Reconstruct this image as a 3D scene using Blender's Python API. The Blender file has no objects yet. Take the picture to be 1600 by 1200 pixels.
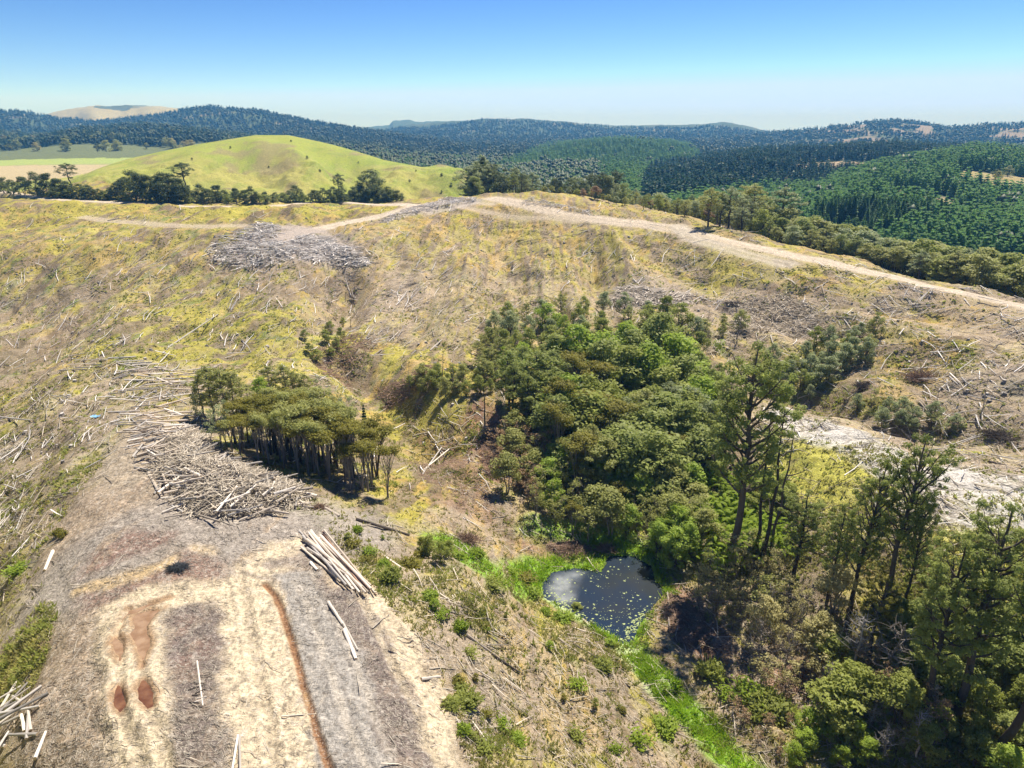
import bpy, math, random
import numpy as np
PI = math.pi
R = math.radians
SC = bpy.context.scene
COL = SC.collection
rng = np.random.default_rng(7)
random.seed(7)

# ------------------------------------------------------------------ camera, sky, sun
F = 1067.0            # focal length in photo pixels (1600 wide)
PITCH = R(20.3)
ZC = 38.0
cd = bpy.data.cameras.new('camera'); cam = bpy.data.objects.new('camera', cd); COL.objects.link(cam)
cam.location = (0, 0, ZC); cam.rotation_euler = (PI/2 - PITCH, 0, 0)
cd.sensor_width = 36.0; cd.lens = 36.0 * F / 1600.0
cd.clip_start = 0.5; cd.clip_end = 40000
SC.camera = cam

SUN_AZ = R(30)        # to the right of straight ahead
SUN_EL = R(60)
w = bpy.data.worlds.new('World'); SC.world = w; w.use_nodes = True
nt = w.node_tree; nt.nodes.clear()
sky = nt.nodes.new('ShaderNodeTexSky'); sky.sky_type = 'NISHITA'; sky.sun_disc = False
sky.sun_elevation = SUN_EL; sky.sun_rotation = SUN_AZ
sky.altitude = 2000; sky.air_density = 1.0; sky.dust_density = 0.0; sky.ozone_density = 2.0
bg = nt.nodes.new('ShaderNodeBackground'); bg.inputs['Strength'].default_value = 0.1
wo = nt.nodes.new('ShaderNodeOutputWorld')
sk1 = nt.nodes.new('ShaderNodeHueSaturation'); sk1.inputs['Saturation'].default_value = 1.1; sk1.inputs['Hue'].default_value = .507
sk2 = nt.nodes.new('ShaderNodeVectorMath'); sk2.operation = 'SCALE'; sk2.inputs['Scale'].default_value = .075
sk3 = nt.nodes.new('ShaderNodeGamma'); sk3.inputs[1].default_value = 1.55
sk4 = nt.nodes.new('ShaderNodeVectorMath'); sk4.operation = 'SCALE'; sk4.inputs['Scale'].default_value = 1/.075
nt.links.new(sky.outputs[0], sk2.inputs[0]); nt.links.new(sk2.outputs[0], sk3.inputs[0]); nt.links.new(sk3.outputs[0], sk4.inputs[0]); sk5 = nt.nodes.new('ShaderNodeVectorMath'); sk5.operation = 'MINIMUM'; sk5.inputs[1].default_value = (3.8, 5.1, 10.5); nt.links.new(sk4.outputs[0], sk5.inputs[0]); nt.links.new(sk5.outputs[0], sk1.inputs['Color']); nt.links.new(sk1.outputs[0], bg.inputs[0]); nt.links.new(bg.outputs[0], wo.inputs[0])
sd = bpy.data.lights.new('sun', 'SUN'); sd.energy = 4.0; sd.angle = R(0.53); sd.color = (1.0, 0.94, 0.83)
sun = bpy.data.objects.new('sun', sd); COL.objects.link(sun)
sun.rotation_euler = (PI/2 - SUN_EL, 0, PI - SUN_AZ)     # light travels from ahead-right towards the camera
SC.view_settings.view_transform = 'Standard'; SC.view_settings.look = 'None'
SC.view_settings.exposure = 1.0; SC.view_settings.gamma = 1.0
SC.render.engine = 'CYCLES'
SC.cycles.volume_bounces = 0

# ------------------------------------------------------------------ noise
_P = np.random.default_rng(3).random(65536).astype(np.float32)
def vnoise(x, y, seed=0):
    x = np.asarray(x, dtype=np.float64); y = np.asarray(y, dtype=np.float64)
    xi = np.floor(x).astype(np.int64); yi = np.floor(y).astype(np.int64)
    fx = x - xi; fy = y - yi
    fx = fx*fx*(3-2*fx); fy = fy*fy*(3-2*fy)
    def h(a, b): return _P[((a*374761 + b*668265 + seed*9301) ^ ((a*b*31) & 0xffff)) & 65535]
    a = h(xi, yi); b = h(xi+1, yi); c = h(xi, yi+1); d = h(xi+1, yi+1)
    return (a + (b-a)*fx)*(1-fy) + (c + (d-c)*fx)*fy
def fbm(x, y, octs=4, seed=0, gain=0.5):
    s = 0; a = 1.0; t = 0
    for i in range(octs):
        s = s + a*vnoise(x*2**i + 17.3*i, y*2**i - 9.1*i, seed+i*7); t += a; a *= gain
    return s/t
def sstep(a, b, x):
    t = np.clip((x-a)/(b-a), 0, 1); return t*t*(3-2*t)

# ------------------------------------------------------------------ pixel <-> ray
CP, SP = math.cos(PITCH), math.sin(PITCH)
def ray(u, v):
    """azimuth and slope (dz per horizontal metre) of a photo pixel, and forward distance factor"""
    a = (np.asarray(u, float)-800)/F; b = (600-np.asarray(v, float))/F
    dy = CP + b*SP; dz = -SP + b*CP
    h = np.hypot(a, dy)
    return np.arctan2(a, dy), dz/h, dy/h

# ------------------------------------------------------------------ terrain: near part from survey points
# (u, v, 'z' height) or (u, v, 'd' forward distance)
CPZ = [ # landing ridge
 (300,1200,0),(600,1200,0),(480,1200,0),(110,1200,-1.5),(0,1200,-4),(450,1000,0),(300,1000,0),(120,1000,-1.2),(0,1000,-6),(560,930,0),
 (450,850,0),(300,850,0.4),(150,850,-.8),(70,850,-4),(0,850,-8.5),(400,780,0),(250,770,0),(150,740,-1.5),(70,750,-5),(0,720,-9.5),
 (300,690,-.8),(200,660,-2),(120,650,-5),(0,640,-11),(270,610,-2.6),(200,575,-3.8),(130,590,-6),(300,580,-4.2),(60,600,-10.5),
 (490,790,-.8),(560,830,-1.5),(620,880,-1.8),(430,690,-3),(520,740,-4),(600,780,-5),(660,830,-5.5),(350,620,-4),
 (690,960,-2.2),(700,1080,-2.6),(735,1200,-2.6),(760,900,-6),(820,1000,-8),(880,1100,-8.5),(900,1200,-8.5),(780,1100,-5),
 (960,1060,-11.3),(1020,1130,-12.6),(1080,1200,-13.6),(1160,1200,-14),(1090,1130,-13.6),(1040,1060,-13.3),
 # pond and valley floor
 (850,920,-12.8),(900,960,-12.8),(1000,1000,-13.1),(1040,910,-12.9),(960,870,-12.6),(830,845,-12),(760,770,-10.5),(690,700,-9.6),(630,630,-9),
 (570,565,-8.2),(740,840,-9.5),(700,770,-8.6),
 (640,580,-6),(700,620,-6.6),(760,600,-6.4),(780,680,-8.5),
 # bush ground
 (900,600,-7.2),(1000,560,-5.5),(900,540,-4.5),(1000,700,-10.5),(880,720,-10.5),(1000,800,-12),(1100,760,-11),(1100,640,-8.5),(1150,590,-6.5),
 (1130,870,-12),
 # back slope of the gully behind the mound
 (1300,630,-6.2),(1450,675,-4.8),(1600,700,-3),(1210,605,-7.6),
 # mound
 (1210,650,-5.4),(1300,665,-3.8),(1400,700,-2.2),(1500,725,-.8),(1600,745,.6),(1290,740,-4.6),(1200,730,-8),(1400,790,-2.8),(1500,800,-1.4),(1600,840,-1),
 (1150,820,-11),(1230,880,-10.5),(1150,950,-12),(1320,900,-7.6),(1450,930,-4.6),(1600,960,-2.8),(1300,1000,-10.5),(1450,1060,-8),(1600,1100,-6.4),
 (1200,1100,-12.8),(1300,1200,-12.6),(1450,1200,-10.5),(1600,1200,-8.6),
]
CPD = [ # left valley and left hillside
 (0,585,150),(70,570,152),(0,540,172),(150,560,146),(250,540,150),(0,480,198),(120,470,192),(250,470,186),(0,400,222),(120,400,222),(250,400,216),
 (400,560,139),(400,500,163),(330,430,200),(420,440,190),(500,500,160),(480,570,133),(540,460,186),(530,415,206),
 (0,345,276),(120,345,266),(250,350,244),(350,352,238),(380,375,222),(450,385,212),(540,385,216),(500,355,238),(580,340,250),
 (0,318,296),(120,316,300),(300,323,292),(450,324,290),(560,318,300),(620,316,304),(0,305,318),(200,312,312),(400,316,306),
 # centre hillside and crest road
 (640,322,262),(700,312,272),(760,308,270),(810,316,256),(860,326,246),(930,338,236),(1000,346,226),(1060,354,216),(1110,368,204),(1200,388,188),
 (1300,408,172),(1400,430,158),(1500,452,145),(1600,474,133),(1800,500,118),
 (620,400,212),(700,370,232),(800,360,238),(700,440,192),(620,480,174),(600,530,156),(700,500,166),(700,560,148),(800,420,205),(900,390,216),(900,450,185),(800,480,170),
 (850,520,155),(1000,400,203),(1000,460,176),(1000,510,158),(1100,430,178),(1100,500,155),(1200,470,156),(1200,540,136),(1300,460,152),(1300,530,132),
 (1400,500,133),(1400,580,113),(1500,520,120),(1500,600,103),(1600,540,108),(1600,620,93),(1350,590,114),(1750,600,90),
]
HID = [ # hidden or outside the frame: azimuth(deg), r, z
 (8,300,8),(8,350,0),(-2,320,6),(-2,360,0),(16,275,2),(16,330,-12),(24,240,-1),(24,300,-14),(32,205,-2),(32,260,-14),(40,190,-3),(40,250,-14),(50,180,-4),(50,120,6),(50,90,-1),(50,60,-2),
 (50,300,-14),(30,380,-14),(12,400,-8),(0,400,-6),(-10,400,4),(-30,400,8),(-40,330,8),(-50,300,8),(-50,200,-4),(-50,120,-16),(-50,70,-16),(-50,40,-10),
 (-30,24,0),(0,24,0),(25,24,-5),(50,24,-11),(-50,24,-5),(50,38,-7),(-40,400,8),
]
SX, SY = [], []; Q = []
for u, v, z in CPZ:
    th, q, _ = ray(u, v); r = (z-ZC)/q; SX.append(float(th)*2.2); SY.append(math.log(r)); Q.append(float(q))
for u, v, d in CPD:
    th, q, cf = ray(u, v); r = d/cf; SX.append(float(th)*2.2); SY.append(math.log(r)); Q.append(float(q))
for az, r, z in HID:
    SX.append(R(az)*2.2); SY.append(math.log(r)); Q.append((z-ZC)/r)
SX = np.array(SX); SY = np.array(SY); Q = np.array(Q)
def tpk(d2): return 0.5*d2*np.log(d2+1e-12)
n = len(SX)
K = tpk((SX[:, None]-SX)**2 + (SY[:, None]-SY)**2) + np.eye(n)*4e-4
A = np.zeros((n+3, n+3)); A[:n, :n] = K; A[:n, n] = A[n, :n] = 1; A[:n, n+1] = A[n+1, :n] = SX; A[:n, n+2] = A[n+2, :n] = SY
WT = np.linalg.solve(A, np.concatenate([Q, [0, 0, 0]]))
def near_z(TH, RR):
    sh = TH.shape; x = np.clip(TH, -.9, .9).ravel()*2.2; y = np.log(np.clip(RR, 24, 420)).ravel(); out = np.empty(x.size)
    for i in range(0, x.size, 40000):
        a = x[i:i+40000]; b = y[i:i+40000]
        out[i:i+40000] = tpk((a[:, None]-SX)**2 + (b[:, None]-SY)**2) @ WT[:n] + WT[n] + WT[n+1]*a + WT[n+2]*b
    return (out.reshape(sh)*np.clip(RR, 24, 420) + ZC)

# far ridges: (name, [(u, v, forward distance)], near width, far width (in ln r), tree height)
RIDGES = {
 'grass': ([(40,304,330),(110,286,350),(150,266,380),(200,249,420),(300,227,470),(400,211,520),(450,211,520),(520,226,500),(600,250,460),(660,262,430),(720,265,405),(750,276,390),(800,305,365)], .52, .3, 0),
 'dark': ([(900,290,560),(1000,268,700),(1100,245,850),(1200,229,950),(1300,226,1000),(1400,222,1000),(1500,225,1000),(1620,236,900),(1900,236,900)], .62, .4, 13),
 'pine': ([(1130,352,470),(1220,312,520),(1300,272,600),(1380,250,650),(1450,238,700),(1530,224,750),(1620,232,750),(1900,232,750)], .8, .16, 12),
 'mid': ([(660,250,1150),(820,234,1400),(900,220,1500),(980,214,1500),(1050,220,1500),(1120,240,1400),(1250,250,1300)], .5, .3, 12),
 'left_low': ([(-300,215,1500),(0,207,1500),(60,214,1300),(130,200,1400),(220,195,1600),(300,200,1500),(400,214,1400),(520,226,1300),(640,240,1150),(800,256,1000),(900,275,900)], .55, .35, 12),
 'left_high': ([(-300,172,2500),(0,174,2500),(40,174,2500),(80,184,2500),(150,190,2600),(250,180,2600),(290,170,2500),(330,167,2500),(400,171,2500),(450,182,2400),(500,192,2300),(560,201,2200),(640,212,2000),(760,228,1800),(850,240,1600)], .4, .3, 12),
 'pale': ([(40,192,3500),(80,178,3500),(110,171,3500),(150,166,3500),(230,166,3500),(300,172,3500),(360,190,3500)], .35, .3, 0),
 'mesa': ([(560,203,5200),(585,198,5200),(608,196,5200),(614,189,5200),(640,188,5200),(650,191,5200),(700,190,5200),(735,190,5200),(760,200,5200)], .3, .2, 0),
 'blue': ([(540,206,4200),(600,201,4200),(640,195,4200),(690,190,4200),(760,186,4200),(830,186,4200),(900,192,4200),(960,196,4200),(1050,195,4200),(1100,194,4200),(1130,191,4200),(1150,193,4200),(1200,204,4200),(1280,208,4200)], .7, .2, 6),
 'right': ([(1020,232,3000),(1150,210,3000),(1250,203,2800),(1300,197,2700),(1390,188,2600),(1440,192,2600),(1480,199,2600),(1540,195,2600),(1600,193,2600),(1900,190,2600)], .55, .3, 10),
}
def far_z(TH, RR):
    L = np.log(RR)
    lt = sstep(-.05, -.35, TH)
    base = (-9 + 17*lt + 4*lt*sstep(350, 700, RR)) + sstep(500, 2500, RR)*(13-3*lt)
    base = base + sstep(3600, 6000, RR)*-10
    which = np.zeros(TH.shape, np.int8); z = base.copy()
    for k, (nm, (pts, wn, wf, tree)) in enumerate(RIDGES.items()):
        th = []; lr = []; zt = []
        for u, v, d in pts:
            t, q, cf = ray(u, v); r = d/cf; th.append(float(t)); lr.append(math.log(r)); zt.append(ZC+float(q)*r-tree*.8)
        o = np.argsort(th); th = np.array(th)[o]; lr = np.array(lr)[o]; zt = np.array(zt)[o]
        rt = np.interp(TH, th, lr); top = np.interp(TH, th, zt)
        ends = sstep(th[0]-.05, th[0], TH)*sstep(th[-1]+.05, th[-1], TH)
        s = (L-rt); wnn = np.maximum(.06, rt+np.log(np.clip(np.cos(TT), .5, 1))-math.log(304)) if nm == 'grass' else wn; s = np.where(s < 0, s/wnn, s/wf)
        prof = np.where(np.abs(s) < 1, 0.5+0.5*np.cos(PI*np.clip(s, -1, 1)), 0)
        # gullies running down the slopes, vanishing at the crest line
        g = fbm(TH*np.exp(rt)/ (38 if nm == 'grass' else 160) + 3*k, L*6, 3, 40+k)
        amp = (top-base)*prof*(1-prof)*(3.6 if nm == 'grass' else 1.5)
        zz = base + (top-base)*prof*ends + amp*(g-.5)*ends
        m = zz > z + .02
        which = np.where(m & (prof*ends > .03), k+1, which); z = np.where(m, zz, z)
    return z, which

# full-circle polar grid, fine where the camera looks
NT = 1000
THv = np.concatenate([np.linspace(-PI, -.9, 40, endpoint=False), np.linspace(-.88, .88, NT), np.linspace(.9, PI, 40)[:-1]])
Rv = np.concatenate([np.geomspace(2, 25, 16, endpoint=False), np.geomspace(25, 420, 860, endpoint=False), np.geomspace(420, 7000, 290)])
TT, RG = np.meshgrid(THv, Rv, indexing='ij')
ZN = near_z(TT, RG); ZF, WH = far_z(TT, RG)
X = RG*np.sin(TT); Y = RG*np.cos(TT)
wnear = sstep(400, 330, RG)
# the grassy hill meets the near ground at the hedge line
left = sstep(.02, -.06, TT)
YF = np.where(np.abs(TT) < .9, Y, 1e4); wn2 = sstep(330, 298, YF)
wnr = wnear*(1-left) + wn2*left
Z = ZN*wnr + ZF*(1-wnr)
Z = np.where((YF > 298) & (RG > 298), np.maximum(Z, np.where(left > .5, np.minimum(ZF, 200), -999)), Z)
side = sstep(1.0, 1.7, np.abs(TT))
Z = Z*(1-side) + (-4 + 14*sstep(200, 900, RG))*side
ctr = sstep(24, 6, RG); Z = Z*(1-ctr) + (-1.5)*ctr
ZB = Z.copy()

class Ground:
    def __init__(s, Z): s.Z = Z; s.lr = np.log(Rv)
    def at(s, x, y):
        x = np.asarray(x, float); y = np.asarray(y, float)
        th = np.arctan2(x, y); lr = np.log(np.clip(np.hypot(x, y), 2.01, 6990))
        i = np.clip(np.searchsorted(THv, th)-1, 0, len(THv)-2); j = np.clip(np.searchsorted(s.lr, lr)-1, 0, len(Rv)-2)
        a = (th-THv[i])/(THv[i+1]-THv[i]); b = (lr-s.lr[j])/(s.lr[j+1]-s.lr[j]); Z = s.Z
        return (Z[i, j]*(1-a)+Z[i+1, j]*a)*(1-b) + (Z[i, j+1]*(1-a)+Z[i+1, j+1]*a)*b
    def build(s):
        s.QM = np.maximum.accumulate((s.Z-ZC)/RG, axis=1)
    def pix(s, u, v):
        """first ground point a photo pixel sees: arrays x, y, z"""
        th, q, _ = ray(np.atleast_1d(u), np.atleast_1d(v))
        i = np.clip(np.round(np.interp(th, THv, np.arange(len(THv)))).astype(int), 0, len(THv)-1)
        j = np.array([np.searchsorted(s.QM[a], b) for a, b in zip(i, q)])
        j = np.clip(j, 1, len(Rv)-1)
        q0 = s.QM[i, j-1]; q1 = s.QM[i, j]; t = np.clip((q-q0)/np.maximum(q1-q0, 1e-9), 0, 1)
        r = np.exp(s.lr[j-1]*(1-t)+s.lr[j]*t)
        x = r*np.sin(th); y = r*np.cos(th)
        return x, y, s.at(x, y)
G = Ground(ZB); G.build()
def pw(pts):
    """photo outline -> the same outline on the ground, in metres"""
    p = np.array([q[:2] for q in pts], float); x, y, z = G.pix(p[:, 0], p[:, 1]); return np.stack([x, y], 1)
def sd_line(x, y, P, vals=None):
    best = np.full(x.shape, 1e9); val = np.zeros(x.shape)
    for k in range(len(P)-1):
        a = P[k]; b = P[k+1]; d = b-a; L2 = d@d+1e-9
        t = np.clip(((x-a[0])*d[0]+(y-a[1])*d[1])/L2, 0, 1)
        dd = np.hypot(x-a[0]-t*d[0], y-a[1]-t*d[1]); m = dd < best; best = np.where(m, dd, best)
        if vals is not None: val = np.where(m, vals[k]*(1-t)+vals[k+1]*t, val)
    return best if vals is None else (best, val)
def sd_poly(x, y, P):
    P = np.asarray(P); ins = np.zeros(x.shape, bool); n = len(P)
    for k in range(n):
        a = P[k]; b = P[(k+1) % n]
        c = (a[1] > y) != (b[1] > y)
        ins ^= c & (x < (b[0]-a[0])*(y-a[1])/((b[1]-a[1]) if abs(b[1]-a[1]) > 1e-9 else 1e-9)+a[0])
    d = sd_line(x, y, np.vstack([P, P[:1]])); return np.where(ins, -d, d)

# ------------------------------------------------------------------ ground features
POND = [(846,915),(862,895),(900,888),(940,893),(950,868),(990,868),(1018,884),(1024,905),(1040,925),(1022,945),(1000,975),(988,1005),(972,1010),(950,998),(915,972),(890,955),(850,938)]
RUTS = {
 'a': [(266,930),(225,942),(200,953),(187,972),(175,1006),(180,1025),(186,1034),(195,1019),(197,1002),(188,988),(200,966),(219,955),(244,941)],
 'b': [(256,948),(231,953),(212,959),(206,969),(211,978),(205,991),(214,1012),(222,1041),(231,1019),(237,1006),(234,988),(230,978),(237,966),(250,953)],
 'c': [(183,1072),(177,1087),(180,1100),(189,1111),(198,1100),(198,1087),(191,1078)],
 'd': [(222,1062),(214,1075),(216,1091),(223,1094),(231,1103),(239,1100),(241,1081),(233,1069)]}
WATER_Z = -12.95
def plane_px(pts, z):
    out = []
    for u, v in pts:
        th, q, _ = ray(u, v); r = (z-ZC)/q; out.append((r*math.sin(th), r*math.cos(th)))
    return np.array(out)
PONDW = plane_px(POND, WATER_Z)

ROADS = [ # (photo line, half width m, colour, name)
 ([(1700,500),(1600,476),(1500,454),(1400,431),(1300,409),(1200,389),(1100,367),(1050,355),(1000,348),(930,341),(870,332),(830,321),(800,314),(770,309)], 3.0, 'gravel'),
 ([(700,314),(650,322),(620,330),(570,342),(520,352),(470,362),(430,375)], 3.6, 'gravel'),
 ([(-60,303),(0,305),(40,308),(120,314),(300,322),(400,324),(520,319),(600,319),(650,322)], 2.6, 'gravel'),
 ([(130,338),(180,345),(250,350),(330,353),(420,352),(470,358)], 2.0, 'dirt'),
 ([(1060,352),(1080,372),(1120,382),(1180,400),(1230,412)], 2.6, 'grey'),
 ([(770,318),(740,316),(720,322),(760,330),(830,340),(900,345)], 1.4, 'dirt'),
]
near = (RG < 420) & (np.abs(TT) < .9)
nx = X[near]; ny = Y[near]; nr = RG[near]; nth = TT[near]
nz = Z[near].copy()
wx = (fbm(nx/3, ny/3, 3, 1)-.5)*2.2; wy = (fbm(nx/3, ny/3, 3, 2)-.5)*2.2     # wandering edges
wx2 = wx*.3 + (fbm(nx/.7, ny/.7, 2, 5)-.5)*.5; wy2 = wy*.3 + (fbm(nx/.7, ny/.7, 2, 6)-.5)*.5
landing = pw([(0,1290),(0,1130),(60,1060),(90,960),(60,900),(90,820),(150,740),(200,660),(230,640),(300,690),(330,760),(440,790),(500,810),(560,890),(620,960),(680,1040),(735,1199),(765,1290)])
M_land = sstep(1.5, -2.5, sd_poly(nx+wx, ny+wy, landing))
# tufts, hollows and hummocks
amp = (1-M_land)
pd = sd_poly(nx, ny, PONDW)
dry = sstep(.5, 6, pd)
hill_n = (fbm(nx/9, ny/9, 4, 11)-.5)*2.0 + (fbm(nx/2.2, ny/2.2, 3, 12)-.5)*.9
rill = (fbm((nx*.8+ny*.6)/5, (-nx*.6+ny*.8)/16, 4, 14)-.5)*1.8
AA = np.radians(78 + 30*sstep(-.15, .25, nth)); c1_ = nx*np.sin(AA)-ny*np.cos(AA); c2_ = nx*np.cos(AA)+ny*np.sin(AA)
G0 = near_z(nth, nr)
allroad = None
for pts_, wd_, c__ in [(a_, b_, c0_) for a_, b_, c0_ in ROADS]:
    d_ = sd_line(nx, ny, pw(pts_)); allroad = d_ if allroad is None else np.minimum(allroad, d_)
tb_ = sstep(-.30, -.12, nth); spur = ((fbm(c1_/21, c2_/46, 4, 61)*tb_+fbm(c1_/14, c2_/46, 4, 62)*(1-tb_)-.5)*10.5)*(1-tb_*(1-sstep(240, 205, nr)))*sstep(110, 165, nr)*sstep(3, 16, allroad)*sstep(420, 330, nr)*sstep(330, 290, ny)
spur += -5.0*np.exp(-(sd_line(nx, ny, pw([(540,440),(520,500),(500,545),(560,575),(620,620),(680,680)]))/6.5)**2)
spur += -2.0*np.exp(-(sd_line(nx, ny, pw([(1480,680),(1380,660),(1290,630),(1200,600)]))/4.0)**2)
nz = nz + amp*dry*(hill_n+rill) + spur*amp + M_land*((fbm(nx/4, ny/4, 3, 13)-.5)*.5 + (fbm(nx/.8, ny/.8, 3, 17)-.5)*.34)
# roads are graded smooth
ROADW = [(pw(p), wd, c) for p, wd, c in ROADS]
rd = []
for P, wd, c in ROADW:
    rd.append(sd_line(nx+wx*.35, ny+wy*.35, P) - wd)
for d in rd:
    m = sstep(2.2, -.3, d); nz = nz*(1-m) + (G0-.25)*m if False else nz*(1-m) + (G0*.98+nz*.02-.2)*m
# ruts, drain
RUTW = {}; RLEV = {}; rutd = np.full(nx.shape, 9.0)
for k, p in RUTS.items():
    P = pw(p); RUTW[k] = P; rx_, ry_, rz_ = G.pix([a[0] for a in p], [a[1] for a in p]); RLEV[k] = float(np.mean(rz_))
    sel = (np.abs(nx-P[:, 0].mean()) < 14) & (np.abs(ny-P[:, 1].mean()) < 14)
    d_ = np.full(nx.shape, 9.0); d_[sel] = sd_poly((nx+wx2*.45)[sel], (ny+wy2*.45)[sel], P); f_ = sstep(1.6, .3, d_); nz = nz*(1-f_)+(RLEV[k]+.10+.10*(fbm(nx/1.3, ny/1.3, 3, 18)-.5))*f_; rutd = np.minimum(rutd, d_)
nz = nz - .34*sstep(.16, -.3, rutd)
DRAIN = pw([(413,912),(428,930),(440,955),(455,1000),(466,1040),(480,1090),(495,1140),(515,1199),(530,1240)])
dd = sd_line(nx+wx2*.3, ny+wy2*.3, DRAIN)
nz = nz - .3*sstep(.42, .05, dd)
# tyre tracks
TRK = [pw(p) for p in ([(186,1034),(183,1072),(189,1111),(210,1160),(225,1215)],[(222,1041),(222,1062),(231,1103),(250,1150),(262,1210)],
      [(372,880),(385,960),(400,1040),(420,1120),(430,1205)],[(560,925),(600,1010),(650,1110),(690,1210)],[(600,960),(640,1010),(680,1090),(712,1160),(730,1210)])]
td = np.min([sd_line(nx+wx2*.3, ny+wy2*.3, P) for P in TRK], axis=0)
nz = nz - .14*sstep(.5, .15, td) + .08*sstep(1.0, .7, td)*sstep(.4, .7, td)
# pond basin
nz = np.where(pd < 7, np.where(pd < 0, np.minimum(nz, WATER_Z - .12 - .7*sstep(0, -2, pd)), np.maximum(nz, WATER_Z+.06+.05*np.clip(pd, 0, 3))), nz)
Z[near] = nz
# far roughness
fz = ~near & (RG >= 420)
Z[fz] = Z[fz] + (fbm(X[fz]/60, Y[fz]/60, 4, 60)-.5)*np.clip(RG[fz]/160, 2, 18)*np.where(WH[fz] == 1, .12, 1)
g1 = near & (RG > 296) & (WH == 1)
G = Ground(Z); G.build()

# ---- ground cover: every colour is the colour of what lies there
def C(*a): return np.array(a)
STRAW = C(.47, .345, .13); GRASS = C(.155, .20, .045); YELL = C(.375, .335, .08); SLASH = C(.40, .325, .24); ORANGE = C(.47, .30, .10)
BARK = C(.41, .33, .245); DARKB = C(.17, .135, .115); SAND = C(.68, .56, .385); RUST = C(.33, .16, .085); REDB = C(.27, .165, .125)
GRAV = C(.50, .43, .34); GREYR = C(.36, .33, .29); SOIL = C(.20, .15, .11); MARSH = C(.22, .38, .03)
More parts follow.
